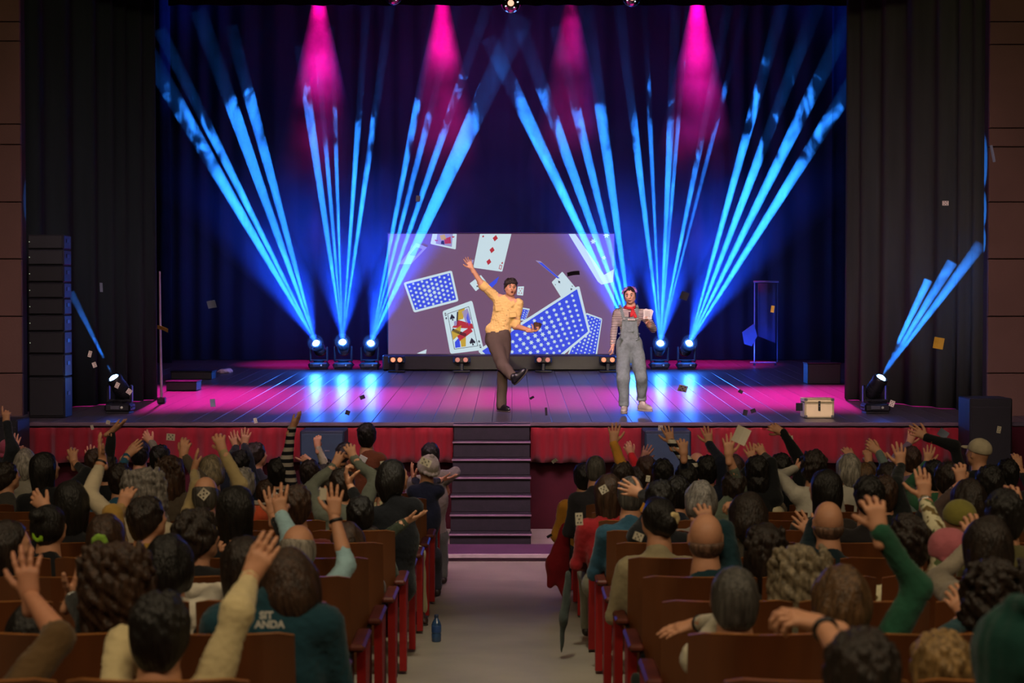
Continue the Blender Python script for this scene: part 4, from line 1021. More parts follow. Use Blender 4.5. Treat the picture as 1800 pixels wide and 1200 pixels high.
# ------------------------------------------------------------------ people in the stalls
m_bracelet = mat('bracelet_dark', '15120f', .4); m_watch = mat('watch_metal', '9a9a96', .25, metal=.8)
def ring(p, axis, r, w, mt, name, parent):
    R = Vector(axis).normalized().to_track_quat('Z', 'Y').to_matrix()
    return MB().lathe([(r * .8, -w), (r, -w * .8), (r * 1.06, 0), (r, w * .8), (r * .8, w)], p, 16, R).build(name, mt, parent, smooth=True)
PEOPLE = []
def P(px, py, k, hair, hc, col, label, arms=(), yaw=0, pitch=8, roll=0, sk=0, w=1.0, kind='plain', legs=False, stand=False, trous='2a2c33', extra=(), Y=None, hs=1.0, hvar=None, cat='person', body_yaw=0, tilt=(0, 0), lift=0.0):
    Yh = Y if Y is not None else row_y(k) + .20
    H = npy(at(px, py, Yh)); fz = floor_z(Yh); org = npy((H[0], H[1], fz)); near = Yh < 8.6
    h = .011 if near else .015
    e = Vector(org); B = Body(); hl = H - org
    o = lambda x, y, z: hl + npy((x, y, z + (lift if z < -.15 else 0))) + npy((tilt[0], tilt[1], 0)) * (1 if lift else min(1, max(0, -z / .6)))
    F = Field(h); raised = {a[0] for a in arms}
    pel = max(fz + .50 - org[2], 0) if not stand else hl[2] - .80
    pelc = npy((hl[0] + tilt[0], hl[1] - .02 + tilt[1], pel))
    nb = o(0, -.035, -.19)
    sh = {}
    for s, sd in ((1, 'R'), (-1, 'L')):
        up = .05 if sd in raised else 0
        sh[sd] = o(s * (.175 - up * .5) * w, -.045, -.265 + up)
    F.cap(sh['L'] + npy((.03, 0, .005)), sh['R'] + npy((-.03, 0, .005)), .068 * w, k=.05)
    F.cap(nb + npy((0, -.01, .015)), nb + npy((0, -.01, -.06)), .066, .085, .05)
    F.ell(o(0, -.045, -.43), (.178 * w, .112 * w, .20), .07)
    F.cap(o(0, -.035, -.5), pelc, .140 * w, .155 * w, .07, flat=((0, 1, 0), .82))
    T = Field(h)
    if legs or stand:
        T.ell(pelc, (.168 * w, .125, .12), .05)
        for s in (-1, 1):
            hp = pelc + npy((s * .09, 0, -.03))
            if stand: kn = npy((hp[0] + s * .02, hp[1] + .02, hp[2] * .52)); an = npy((hp[0] + s * .04, hp[1] - .03, .09))
            else: kn = hp + npy((s * .05, .42, .02)); an = npy((kn[0], kn[1] + .02, .09))
            T.cap(hp, kn, .085, .062, .04); T.cap(kn, an, .060, .044, .03)
            S2 = Field(h * .8); S2.cap(an + npy((0, -.02, -.04)), an + npy((0, .15, -.055)), .036, .032); S2.half((0, 0, .005), (0, 0, -1), .01); B.add(S2.mesh(), 4)
            if not stand: T.cap(pelc, hp, .12, .10, .05)
    K = Field(.008 if near else .012)
    kids = []
    for sd, s in (('R', 1), ('L', -1)):
        A = [a for a in arms if a[0] == sd]
        if A:
            _, wx, wy, hk, ang, bare, palm = A[0][:7]; Sh = sh[sd] + org
            W = solve_arm(Sh, (wx, wy), .545, Yh - .22, Yh + .5, .48); dist = np.linalg.norm(W - Sh); sc = max(1.0, min(1.25, dist / .545 * 1.01))
            l1, l2 = .29 * sc, .262 * sc
            if len(A[0]) > 7: pe = npy(at(A[0][7][0], A[0][7][1], (Sh[1] + W[1]) / 2)) - (Sh + W) / 2
            else: pe = npy((s * .7, .35, -.5))
            E = elbow_of(Sh, W, l1, l2, pe) - org; W = W - org
            fa = (W - E) / np.linalg.norm(W - E)
            F.cap(sh[sd] + npy((-s * .01, 0, 0)), E, .064 * w, .050, .035)
            cuff = E + (W - E) * (1 - bare if bare < 1 else .04)
            if bare < 1: F.cap(E, cuff, .051, .037, .03)
            K.cap(cuff - fa * .03 if bare < 1 else cuff, W, .034 if bare < .5 else .040, .0245)
            if bare > .9: K.cap(sh[sd] + (E - sh[sd]) * .8, E, .045, .038, .02)
            if ang is None: Fd = fa
            else: Fd = npy((math.cos(math.radians(ang)), .12, math.sin(math.radians(ang)))); Fd /= np.linalg.norm(Fd)
            Np = {'f': (0, 1, -.1), 'b': (0, -1, -.2), 'u': (0, .2, 1), 'i': (-s, .25, 0), 'o': (s, .25, 0), 'd': (0, .3, -1)}[palm]
            Mh = basis(Fd, Np); v, f = get_hand(hk, near)
            if sd == 'L': v = v * npy((-1, 1, 1))
            B.add((v, f), 1, Mh, W, flip=sd == 'L')
            if len(A[0]) > 8: kids.append((A[0][8], W - fa * .03, fa))
        else:
            E = sh[sd] + npy((s * .06, .06, -.27)); W = E + npy((-s * .08, .22, -.06))
            F.cap(sh[sd], E, .060 * w, .048, .035); F.cap(E, W, .048, .036, .03)
            v, f = get_hand('relaxed', False)
            if sd == 'L': v = v * npy((-1, 1, 1))
            B.add((v, f), 1, basis((-s * .2, .9, -.3), (0, -.2, -1)), W, flip=sd == 'L')
    v, f = F.mesh(disp=.005, freq=16, seed=int(px * 7 + py) % 9973); rs = np.random.default_rng(int(px * 3 + py)); Kf = rs.normal(size=(6, 3)) * 42; Kf[:, 2] *= 1.4
    v = v + vnormals(v, f) * (.0042 * np.abs(np.sin(v @ Kf.T + rs.uniform(0, 6, 6))).min(1) ** .5 * -1)[:, None] * 1.6; B.add((v, f), 0)
    if T.p: B.add(T.mesh(disp=.003, freq=17, seed=3), 2)
    if K.p: B.add(K.mesh(), 1)
    Rm = eul(yaw, pitch, roll); hv, hf = get_head(near); B.add((hv * hs, hf), 1, Rm, hl)
    ob = B.build('person', [cloth(col, kind), skin(sk), cloth(trous), cloth('1c1d20'), mat('dark_shoe', '241a14', .5)], None, org)
    tag(ob, label, cat)
    if hair:
        var = hvar if hvar is not None else (int(px) % 2)
        key = ('m', hair, near, var, hc)
        if key not in HAIRMESH:
            bb = Body(); bb.add(hair_mesh(hair, near, var), 0)
            mt = hairmat(hc) if hc in HAIRC else cloth(hc, 'knit' if hair == 'beanie' else 'plain')
            HAIRMESH[key] = bb.mesh('hair' if hc in HAIRC else 'hat', [mt])
        q = D.objects.new('hair' if hc in HAIRC else ('hood' if hair == 'hood' else 'hat'), HAIRMESH[key]); C.objects.link(q); q.parent = ob
        q.location = hl; q.rotation_euler = Matrix(Rm.tolist()).to_euler(); q.scale = (hs,) * 3
    for kd, p, ax in kids:
        ring(p, ax, .034, .009 if kd != 'watch' else .012, m_bracelet if kd == 'band' else m_watch, {'band': 'bracelet', 'watch': 'watch', 'bangle': 'bangle'}[kd], ob)
    for ex in extra:
        if ex[0] == 'scrunchie':
            v = Field(.009); c = npy(ex[2])
            for a in range(7): v.ell(c + .024 * npy((math.cos(a * .9), 0, math.sin(a * .9))), (.019, .016, .019), .006)
            bb = Body(); bb.add(v.mesh(), 0, Rm, hl); bb.build('scrunchie', [cloth(ex[1])], ob)
        if ex[0] == 'collar':
            v = Field(.011); v.cap(nb + npy((-.035, -.02, .0)), nb + npy((.035, -.02, .0)), .062, .062, .03); v.ell(nb + npy((0, -.015, .075)), (.056, .056, .05), .008, sub=True)
            v.ell(nb + npy((0, -.02, -.085)), (.2, .2, .06), .02, sub=True); bb = Body(); bb.add(v.mesh(), 0); bb.build('collar', [cloth(ex[1])], ob)
    PEOPLE.append(ob); return ob
# left block, nearest first
P(-70, 1120, 0, 'short', 'dark', '5a4428', 'person in brown at the bottom left corner whose long bare raised arm is blurred', [('R', 52, 1045, 'open', 98, .75, 'f', (95, 1120))], sk=1)
P(62, 1118, 1, 'long', 'black', '1b1d1c', 'dark haired person in black at lower left with one big hand raised', [('R', 126, 1048, 'vee', 68, .16, 'i', (140, 1110), 'bangle')], sk=0)
P(283, 1112, 0, 'short', 'black', 'c9b88a', 'person with short black hair and cream jacket, fist at left, right arm high', [('R', 440, 1015, 'flat', 62, .0, 'f', (405, 1120)), ('L', 238, 1170, 'fist', 100, .1, 'b', (215, 1190), 'band')], pitch=4)
P(210, 1012, 1, 'curly', 'brown', '3b3326', 'woman with a very big mass of curly brown hair, seen from behind', [], w=.95, hvar=1)
P(298, 988, 2, 'bob', 'black', 'cfc8b6', 'woman with a black bob and a white sweater, arm folded towards her own hair', [('R', 312, 1040, 'relaxed', 190, .12, 'f', (376, 1052))])
P(188, 945, 3, 'ponytail', 'brown', '2d2c2a', 'woman with half-up brown hair held by a green hair tie', [], extra=[('scrunchie', '7fa83c', (0, -.135, .02))])
P(350, 945, 3, 'curlyshort', 'dark', '1a1a1c', 'man with wavy dark hair and black top turning his face right', [('R', 425, 975, 'relaxed', 175, .2, 'u')], yaw=-48)
P(262, 912, 4, 'short', 'dark', 'a5813c', 'man with short dark hair and a mustard collar looking to the right', [('L', 214, 893, 'relaxed', 72, .12, 'f', (205, 915))], yaw=-45, extra=[('collar', 'b8904a')])
P(255, 858, 5, 'curly', 'grey', 'b9ab90', 'woman with long wavy grey hair, arm in a cream sleeve raised at her left', [('L', 181, 806, 'vee', 105, .04, 'i', (172, 862), 'band')], hvar=0)
P(88, 925, 4, 'bun', 'black', '17181a', 'dark haired woman in black with a bright green scrunchie', [('L', 82, 893, 'relaxed', 140, .22, 'f', (104, 925), 'band')], yaw=-20, extra=[('scrunchie', '9fd62a', (0, -.105, -.02))])
P(20, 960, 3, 'long', 'dark', '4a4238', 'person with light face and dark hair at the left edge, turned right', [], yaw=-75, pitch=0)
P(432, 992, 2, 'long', 'dark', '201d1c', 'dark haired person behind the raised cream jacket arm', [])
P(512, 1022, 1, 'bob', 'brown', '173b46', 'woman with dark brown bobbed hair in a teal shirt with white lettering', [], hvar=1, pitch=8, roll=-8, tilt=(-.06, -.02), lift=.115, w=1.12)
P(525, 964, 3, 'fringe', 'lgrey', '93b6bf', 'balding grey man in a light blue shirt, two fingers up left, right arm high', [('L', 494, 905, 'peace', 97, .08, 'f', (508, 940), 'watch'), ('R', 588, 905, 'open', 92, .55, 'f', (596, 1005), 'band')], hs=1.03)
P(612, 952, 5, 'bob', 'brown', '4a3a2c', 'person with brown hair right behind the raised light blue sleeve', [], hvar=0)
P(634, 905, 6, 'short', 'black', '0f1012', 'person in black whose right arm reaches straight up above the others', [('L', 614, 850, 'claw', 108, .25, 'i', (622, 905))])
P(650, 955, 6, 'bun', 'dark', '2c3326', 'person in a padded dark olive jacket pointing towards the aisle', [('R', 713, 916, 'open', 20, .08, 'u', (678, 955))])
P(420, 893, 4, 'long', 'black', '101216', 'woman with long glossy black hair wearing a black coat', [('R', 480, 905, 'open', 95, .2, 'f')], yaw=-35)
P(522, 888, 5, 'short', 'brown', '5f2420', 'person with soft rounded brown hair between the seats', [])
P(127, 880, 5, 'long', 'black', '1a1a1d', 'person with long straight black hair left of the cream sleeve', [])
P(362, 868, 6, 'fringe', 'saltpepper', 'a08d62', 'balding man in a tan shirt with his right arm arched up', [('R', 391, 792, 'claw', 108, .04, 'f', (408, 832)), ('L', 341, 830, 'flat', 85, .1, 'i', (335, 868))], hs=1.02)
P(428, 852, 7, 'short', 'grey', 'b5492a', 'grey haired person in an orange-red top, hand with a watch behind the head', [('R', 436, 872, 'claw', 110, .1, 'f', (448, 892), 'watch')])
P(302, 830, 7, 'longwavy', 'brown', '4a4034', 'woman with long dark brown hair and a lifted hand at her right', [('R', 322, 800, 'relaxed', 80, .12, 'f')], yaw=-15)
P(212, 842, 8, 'short', 'dark', '24506a', 'person in a blue sweater with a flat hand raised to the right', [('R', 224, 800, 'flat', 45, .04, 'f', (212, 835))], hvar=0)
P(282, 806, 10, 'short', 'black', '7d7668', 'person in a speckled knit sweater with a bent wrist up high', [('L', 266, 778, 'relaxed', 130, .04, 'f', (264, 812))], kind='knit')
P(247, 797, 11, 'short', 'black', '1f2226', 'small dark haired person just in front of the red valance on the left', [])
P(188, 822, 9, 'short', 'dark', '16181b', 'person in black with one hand bent flat under the front lamp', [('R', 196, 758, 'flat', 35, .04, 'u', (190, 790))])
P(168, 812, 10, 'short', 'brown', '6e9a62', 'person in a light green top with an open hand up', [('L', 160, 812, 'open', 100, .05, 'f', (164, 850))])
P(82, 822, 8, 'long', 'black', '16171a', 'woman with very long dark hair looking right, hand up beside her', [('R', 130, 812, 'claw', 100, .12, 'f', (138, 838))], yaw=-45)
P(45, 812, 10, 'bob', 'lgrey', '8a8576', 'person with pale grey hair at far left', [('L', 33, 806, 'claw', 85, .0, 'f')])
P(17, 795, 11, 'beanie', 'a0485c', '3a3a3c', 'person in a rose pink knitted hat at the far left', [('R', 27, 790, 'open', 90, .1, 'f')])
P(14, 838, 9, 'short', 'dark', '3f3c38', 'person with dark cropped hair at the left edge looking right', [], yaw=-50)
P(-20, 800, 10, 'short', 'dark', '20242a', 'person at the left edge pointing one finger up in a dark sleeve', [('R', 11, 742, 'point', 93, .05, 'f', (12, 770))])
P(373, 825, 9, 'bob', 'greyblond', '37343a', 'person with streaked greyish blond straight hair', [])
P(424, 815, 10, 'short', 'black', '1a2030', 'dark haired person in navy raising both open hands together', [('R', 430, 782, 'open', 85, .05, 'f', (434, 800)), ('L', 415, 786, 'open', 105, .05, 'f', (408, 808), 'band')])
P(452, 800, 11, 'short', 'dark', '20222a', 'person with short dark hair by the blue speaker on the left', [], yaw=-50)
P(490, 830, 9, 'short', 'black', 'a39a90', 'dark haired person in a striped sweater with one long arm up', [('R', 513, 753, 'flat', 58, .0, 'i', (510, 790))], kind='stripe', extra=[('collar', 'd8d4cc')])
P(545, 832, 10, 'short', 'dark', '2a2c34', 'person with rounded dark hair pointing to the left', [('R', 546, 812, 'point', 150, .1, 'f')])
P(573, 830, 11, 'short', 'black', 'b0a890', 'person in a cream sleeve holding a small fist high before the blue speaker', [('L', 558, 785, 'fist', 92, .04, 'f', (562, 812))])
P(607, 800, 11, 'short', 'black', '24242c', 'dark haired person left of the child in brown', [])
P(602, 852, 7, 'short', 'dark', '5f6256', 'person in a grey-green shirt with both arms up hiding the head', [('R', 622, 806, 'claw', 112, .04, 'f', (638, 850)), ('L', 588, 818, 'claw', 60, .05, 'f', (572, 862))])
P(645, 766, 10, 'short', 'black', '6a3a22', 'child standing in a brown jacket with a white patch', [('R', 672, 830, 'relaxed', -40, .1, 'f', (668, 815))], stand=True, Y=14.8, hs=.97, w=.9, tilt=(.03, 0))
P(694, 838, 7, 'bob', 'black', '15171c', 'dark haired woman in black looking right by the aisle', [('R', 672, 898, 'point', 175, .2, 'u', (700, 905), 'watch')], yaw=-55, Y=11.2)
P(585, 862, 8, 'short', 'dark', '3e3e3a', 'small dark head right of the orange top', [])
P(470, 868, 9, 'short', 'brown', '8a8070', 'person with both pale hands clasped in the middle of the left block', [('R', 476, 862, 'relaxed', 150, .2, 'f')])
AISLE = P(672, 848, 8, 'short', 'dark', 'b3a988', 'person in cream clothes in the left aisle seat with one leg out in the aisle', [])
# standing by the stairs
P(757, 800, 10, 'short', 'black', '6e685c', 'adult in olive trousers and a light top standing by the stairs', [('R', 783, 850, 'relaxed', -70, .15, 'i', (790, 838))], stand=True, Y=15.9, trous='4b4f46')
P(752, 822, 9, 'beanie', 'a8a094', '141b2c', 'child in a grey knitted hat and navy jacket throwing both arms out', [('R', 776, 843, 'open', 12, .05, 'u', (766, 852)), ('L', 728, 842, 'open', 105, .1, 'i', (735, 856))], stand=True, Y=14.9, hs=.98, w=.9, pitch=25, yaw=30, tilt=(-.04, -.03))
# right block, nearest first
P(1652, 1178, 0, 'short', 'blonde', '3c4030', 'person with short olive-blond hair at the bottom right of centre', [])
P(1512, 1192, 0, 'short', 'dark', '5c5132', 'person at the bottom right whose bare arm with a bracelet bends over the seat', [('L', 1445, 1098, 'relaxed', 165, .9, 'd', (1492, 1135), 'band')], Y=3.9)
P(1780, 1160, 0, 'hood', '0f3b33', '0f3b33', 'person in a dark green hooded top in the bottom right corner', [], Y=3.9)
P(1748, 1040, 1, 'afro', 'dark', '23434a', 'person with a big round head of dark curls in a teal jacket', [('L', 1700, 1085, 'relaxed', 120, .1, 'f')], hvar=1)
P(1478, 1050, 1, 'bob', 'lbrown', '24563f', 'blond-brown haired person with a long green sleeve reaching up beside them', [('R', 1545, 930, 'claw', 100, .04, 'f', (1560, 1020))], hvar=0)
P(1290, 1052, 1, 'cropped', 'saltpepper', 'b5ae98', 'man with cropped grey hair and a pale shirt, pointing left across the seat', [('L', 1225, 1096, 'flat', 195, .2, 'd', (1250, 1108), 'band')], hs=1.05)
P(1405, 1008, 2, 'curly', 'greyblond', '55503e', 'woman with bushy curly greyish blond hair', [('R', 1385, 1085, 'relaxed', 170, .2, 'f')], hvar=1)
P(1597, 955, 3, 'curlyshort', 'dark', 'cdc5a2', 'person with curly dark hair in a cream floral shirt, arm straight up', [('R', 1625, 876, 'vee', 92, .03, 'f', (1638, 930), 'watch')], kind='floral')
P(1240, 945, 3, 'bald', 'stubble', '14323a', 'bald man in a dark teal top, pink hand spread above his head', [('R', 1246, 925, 'claw', 108, .15, 'f', (1268, 950))], hs=1.06)
P(1455, 918, 4, 'bald', 'stubble', '10222a', 'bald man in navy at the middle of the right block, hand open at left', [('L', 1428, 940, 'open', 130, .2, 'f', (1420, 960))], hs=1.03)
P(1345, 965, 3, 'longwavy', 'dark', '27231f', 'woman with long dark wavy hair next to the bald man in teal', [])
P(1315, 905, 4, 'bob', 'dark', '3c3830', 'person with dark smooth hair and a bangled arm bent left across', [('L', 1312, 888, 'relaxed', 178, .6, 'd', (1345, 905), 'band')])
P(1155, 912, 4, 'updo', 'black', '9a8f70', 'woman in a beige jacket with dark hair in a cream claw clip', [], yaw=30, extra=[('scrunchie', 'd8c48e', (.02, -.12, .03))])
P(1108, 868, 6, 'cropped', 'saltpepper', '274a5c', 'grey haired man in a blue sweater in the aisle seat', [], legs=True, hs=1.04)
P(1160, 880, 5, 'short', 'black', '121316', 'person in black with a pale hand laid over the next head', [('L', 1128, 868, 'open', 160, .08, 'f', (1148, 888))])
P(1232, 876, 6, 'bob', 'grey', '6b6356', 'person with smooth grey hair in the middle of the right block', [], hvar=0)
P(1191, 866, 7, 'short', 'black', '161a26', 'person with round black hair left of the grey haired head', [])
P(1070, 862, 7, 'long', 'brown', '8f1c22', 'woman with long brown hair in a red sweater near the aisle', [], legs=True, trous='6e6a5a')
P(1290, 858, 7, 'short', 'dark', '5a6354', 'person in a grey-green sleeve with the arm high, holding up a bare hand', [('L', 1281, 800, 'open', 88, .45, 'f', (1275, 850))])
P(1330, 852, 8, 'short', 'black', 'bdb394', 'person with black hair and a cream sleeve curving up from the right', [('R', 1350, 850, 'claw', 105, .04, 'f', (1372, 900))])
P(1447, 858, 6, 'long', 'black', '2c2623', 'woman with long dark hair looking left with a hand at her cheek', [], yaw=40)
P(1430, 822, 8, 'curlyshort', 'dark', 'b5b0a2', 'curly dark haired person in white with a bent arm and open hand', [('L', 1398, 824, 'open', 45, .03, 'u', (1362, 838), 'watch')])
P(1047, 824, 9, 'cropped', 'saltpepper', '2b2a30', 'person with short grey-brown hair at the left end of the right block', [])
P(1026, 838, 9, 'short', 'black', 'b27a28', 'dark head in the left aisle seat wearing an ochre jacket', [], legs=True, Y=14.2)
P(1094, 838, 8, 'short', 'dark', 'bd8430', 'person in an ochre sleeve with the arm straight up', [('L', 1079, 778, 'open', 88, .02, 'f', (1085, 820))], hvar=1)
P(1122, 842, 10, 'short', 'dark', 'b21c22', 'person in a bright red sleeve, hand turned limp at the top', [('L', 1110, 800, 'relaxed', 112, .03, 'f', (1118, 822))])
P(1136, 825, 10, 'short', 'brown', '6a4a3a', 'brown-skinned person with a long thin spread hand', [('L', 1129, 808, 'open', 62, .2, 'f')], sk=4)
P(1165, 832, 9, 'short', 'black', 'cac4b4', 'person in a bold black and white striped sweater, arm up', [('R', 1180, 778, 'open', 105, .0, 'f', (1192, 810))], kind='stripe')
P(1206, 842, 8, 'short', 'black', '18233a', 'person in navy with white-edged cuff and a blurry raised hand', [('R', 1202, 798, 'claw', 95, .05, 'f', (1208, 822))])
P(1225, 817, 10, 'bald', 'stubble', '2e2a34', 'person with a pinkish bald head behind the dark navy sleeve', [])
P(1242, 826, 9, 'short', 'black', '171d30', 'person in a navy top with one arm up and spread fingers', [('R', 1247, 780, 'open', 100, .0, 'f', (1258, 806))])
P(1330, 828, 8, 'short', 'black', '131518', 'dark person in a black sleeve with a hand at the forehead', [('R', 1343, 802, 'claw', 120, .05, 'f', (1352, 818)), ('L', 1324, 812, 'open', 105, .1, 'f')])
P(1372, 822, 9, 'short', 'black', '101214', 'person in a shiny black leather jacket with a curved raised arm', [('R', 1376, 760, 'relaxed', 150, .0, 'f', (1410, 790))])
P(1492, 822, 9, 'bob', 'lgrey', 'c4c0b2', 'person with pale blond-grey hair in a white sleeve', [('R', 1500, 808, 'relaxed', 120, .0, 'f', (1496, 842))])
P(1518, 838, 9, 'bob', 'lbrown', '4a4038', 'person with smooth light brown hair and a small fist in front', [('R', 1527, 812, 'fist', 95, .1, 'f')])
P(1560, 840, 8, 'short', 'dark', '60706e', 'person in a grey-blue sleeve with hand bent left at the top', [('L', 1545, 795, 'relaxed', 140, .0, 'f', (1556, 820))])
P(1552, 868, 6, 'short', 'brown', '14191a', 'person with brown hair and a straight black sleeve raised at their right', [('R', 1583, 818, 'open', 92, .06, 'f', (1588, 870))])
P(1527, 872, 5, 'short', 'black', '1d1a1c', 'dark round head behind the green sleeve', [])
P(1600, 808, 10, 'short', 'brown', '6a5a6a', 'small head behind two raised hands at the right', [('L', 1598, 780, 'open', 70, .05, 'f')])
P(1640, 836, 8, 'short', 'black', '2f5c40', 'person in a green top with a hand near the forehead', [('L', 1630, 815, 'open', 80, .03, 'f')])
P(1718, 797, 9, 'cap', 'b9ad92', '14171a', 'person in a beige cap and black leather jacket with the arm stretched left', [('L', 1628, 768, 'open', 150, .0, 'f', (1668, 795))], yaw=40, Y=13.2)
P(1702, 876, 5, 'bob', 'dark', '4a3a36', 'dark brown haired person in the right block beside a raised pale hand', [('L', 1690, 848, 'claw', 95, .2, 'f')])
P(1738, 850, 6, 'short', 'black', '1c1e20', 'dark haired person near the right edge behind the brown hair', [])
P(1770, 832, 9, 'short', 'black', '24262a', 'person at the right edge against the dark corner', [('R', 1792, 822, 'relaxed', 100, .1, 'f')])
P(1685, 918, 4, 'cap', '7a7434', '3e3a28', 'person in an olive cap low in the seat', [])
P(1765, 905, 3, 'short', 'black', '5a5634', 'dark haired person with olive collar at the right edge, hand near the ear', [('R', 1790, 892, 'claw', 110, .2, 'f')])
P(1735, 958, 2, 'long', 'dark', '8f8574', 'person with dark hair in a pale jacket near the right edge', [('L', 1710, 955, 'relaxed', 95, .1, 'f')])
P(1664, 842, 7, 'short', 'dark', '25282c', 'dark head right of the green top', [])
P(1290, 822, 10, 'bob', 'brown', '38323a', 'brown haired head behind the grey-green sleeve', [])

# ------------------------------------------------------------------ performers
def fig(px, py, dY, Y0): return npy(at(px, py, Y0 + dY))
m_skin1 = mat('skin_man', 'd39a74', .5, noise=.05, scale=25); m_skin2 = mat('skin_woman', 'dca688', .5, noise=.05, scale=25)
m_eyew = mat('eye_white', 'a89c94', .5, noise=.02); m_iris = mat('eye_dark', '241812', .2); m_lip = mat('lips', '8c3b33', .5); m_brow = mat('eyebrow', '1a1210', .9); m_mouth = mat('mouth_dark', '2a0d0c', .8)
def face(parent, H, R, brows, lips='8c3b33', openm=False):
    Rm = Matrix(R.tolist()); H = Vector(H)
    for s in (-1, 1):
        b = MB(); c = H + Rm @ Vector((s * .028, .079, .004)); rr = .0118
        b.lathe([(max(.0005, rr * math.sin(math.pi * k / 7)), -rr * math.cos(math.pi * k / 7)) for k in range(8)], c, 12); b.build('eye', m_eyew, parent, smooth=True)
        b = MB(); b.lathe([(.0055, -.003), (.006, 0), (.003, .002)], c + Rm @ Vector((0, .0105, -.002)), 10, (Rm @ Matrix.Rotation(-math.pi / 2, 3, 'X'))); b.build('iris', m_iris, parent)
        b = MB(); b.tube([H + Rm @ Vector((s * x, y, z)) for x, y, z in ((.013, .090, brows[0]), (.028, .089, brows[1]), (.046, .077, brows[2]))], [.0035, .0042, .002], 6); b.build('eyebrow', m_brow, parent)
    if openm:
        b = MB(); b.lathe([(.004, -.004), (.012, 0), (.004, .004)], H + Rm @ Vector((0, .0925, -.058)), 12, Rm @ Matrix.Rotation(-math.pi / 2, 3, 'X')); b.build('mouth', m_mouth, parent)
    b = MB(); b.tube([H + Rm @ Vector((x, y, z)) for x, y, z in ((-.023, .085, -.058), (-.010, .0955, -.051), (0, .096, -.053), (.010, .0955, -.051), (.023, .085, -.058))], [.001, .0034, .003, .0034, .001], 6)
    b.tube([H + Rm @ Vector((x, y, z)) for x, y, z in ((-.021, .085, -.060 - .006 * openm), (0, .095, -.066 - .008 * openm), (.021, .085, -.060 - .006 * openm))], [.001, .004, .001], 6); b.build('lips', mat('lips_' + lips, lips, .45), parent)

# ---- the man: right arm thrown up, left hand holding cards, right leg kicked across
Ym = 20.93; org = npy((at(885, 727, Ym).x, Ym, stage_z(Ym)))
def m_(px, py, dY=0): return fig(px, py, dY, Ym) - org
Hd = m_(898, 506); Nk = m_(895, 527, .03)
ShR, ElR, WrR = m_(868, 519, .02), m_(846.5, 499, -.06), m_(829, 471, -.10)
ShL, ElL, WrL = m_(912, 533, 0), m_(906, 573, .03), m_(934, 581, -.16)
Pv = m_(876, 590, .02); Ch = m_(887, 545, .03)
HpR, KnR, AnR = m_(867, 598, 0), m_(884, 641, -.20), m_(899, 659, -.34)
HpL, KnL, AnL = m_(886, 598, .03), m_(884, 655, .0), m_(881, 712, .06)
B = Body()
K = Field(.008)
K.cap(Nk + npy((0, 0, .03)), Nk + npy((-.01, .01, -.06)), .055, .065); K.cap(ElR + (ShR - ElR) * .45, ElR, .045, .04); K.cap(ElR, WrR, .040, .027, .02); K.cap(ElL + (ShL - ElL) * .4, ElL, .044, .04); K.cap(ElL, WrL, .040, .027, .02)
K.ell(Ch, (.14, .08, .16)); K.cap(ShR, ElR, .042); K.cap(ShL, ElL, .042); K.cap(ShR, ShL, .045); K.cap(Ch, Pv, .09); K.chain([Pv, HpR, KnR, AnR], [.08, .07, .05, .03]); K.chain([Pv, HpL, KnL, AnL], [.08, .07, .05, .03]); B.add(K.mesh(), 0)
R = eul(180 + 12, 4, -4); Hf = head_field(.0048, True)
B.add(Hf.mesh(), 0, R, Hd)
v, f = hand(.004, spread=12, curl=(6, 10, 14, 22), thumb=(55, 10)); B.add((v * npy((-1, 1, 1)), f), 0, basis(m_(817, 447, -.1) - WrR, (.15, -1, .3)), WrR, flip=True)
v, f = hand(.004, spread=6, curl=(52, 58, 62, 66), thumb=(32, 55)); B.add((v, f), 0, basis(m_(948, 580, -.2) - WrL, (0, -.35, 1)), WrL)
man = B.build('person', [m_skin1], None, org); tag(man, 'man in a yellow-cream shirt kicking one leg and raising an arm on stage', 'person')
face(man, Hd, R, (.022, .026, .020), '9a4a3e', True)
q = Body(); F = Field(.005); 
F.ell((0, -.018, .032), (.084, .100, .094)); F.ell((0, -.035, -.015), (.083, .078, .07), .03); F.half((0, .054, .012), (0, 1, -.55), .01); F.half((0, .02, -.03), (0, 1, -1.4), .01)
rr = random.Random(5)
for _ in range(170):
    a = rr.uniform(0, 6.28); z = rr.uniform(.045, .125); r_ = .084 * math.sqrt(max(.05, 1 - ((z - .03) / .1) ** 2)); F.ell((r_ * math.cos(a), -.012 + 1.15 * r_ * math.sin(a), z), (.013, .013, .013), .006)
q.add(F.mesh(disp=.002, freq=120, seed=2), 0, R, Hd); q.build('hair', [hairmat('dark')], man)
m_shirt = mat('cream_yellow_shirt', 'e6c277', .8, spec=.2, noise=.06, scale=9, bump=.3, bscale=25, sheen=.1)
S_ = Field(.0075)
S_.ell(Ch + npy((-.005, 0, .02)), (.160, .10, .19), .06); S_.cap(ShR + npy((.03, 0, -.045)), ShL + npy((-.03, 0, -.025)), .054, k=.05); S_.cap(Ch, Pv + npy((0, 0, .07)), .130, .140, .06, flat=((0, 1, 0), .76))
S_.cap(Pv + npy((-.085, 0, .075)), Pv + npy((.085, 0, .055)), .086, .086, .04)
S_.cap(ShR, ElR + (ShR - ElR) * .12, .068, .058, .04); S_.cap(ShL, ElL + (ShL - ElL) * .08, .064, .056, .035)
q = Body(); v, f = S_.mesh(disp=.006, freq=22, seed=8); rs = np.random.default_rng(4); Kf = rs.normal(size=(6, 3)) * 30
v = v - vnormals(v, f) * (.012 * np.abs(np.sin(v @ Kf.T + rs.uniform(0, 6, 6))).min(1) ** .5)[:, None]; q.add((v, f), 0)
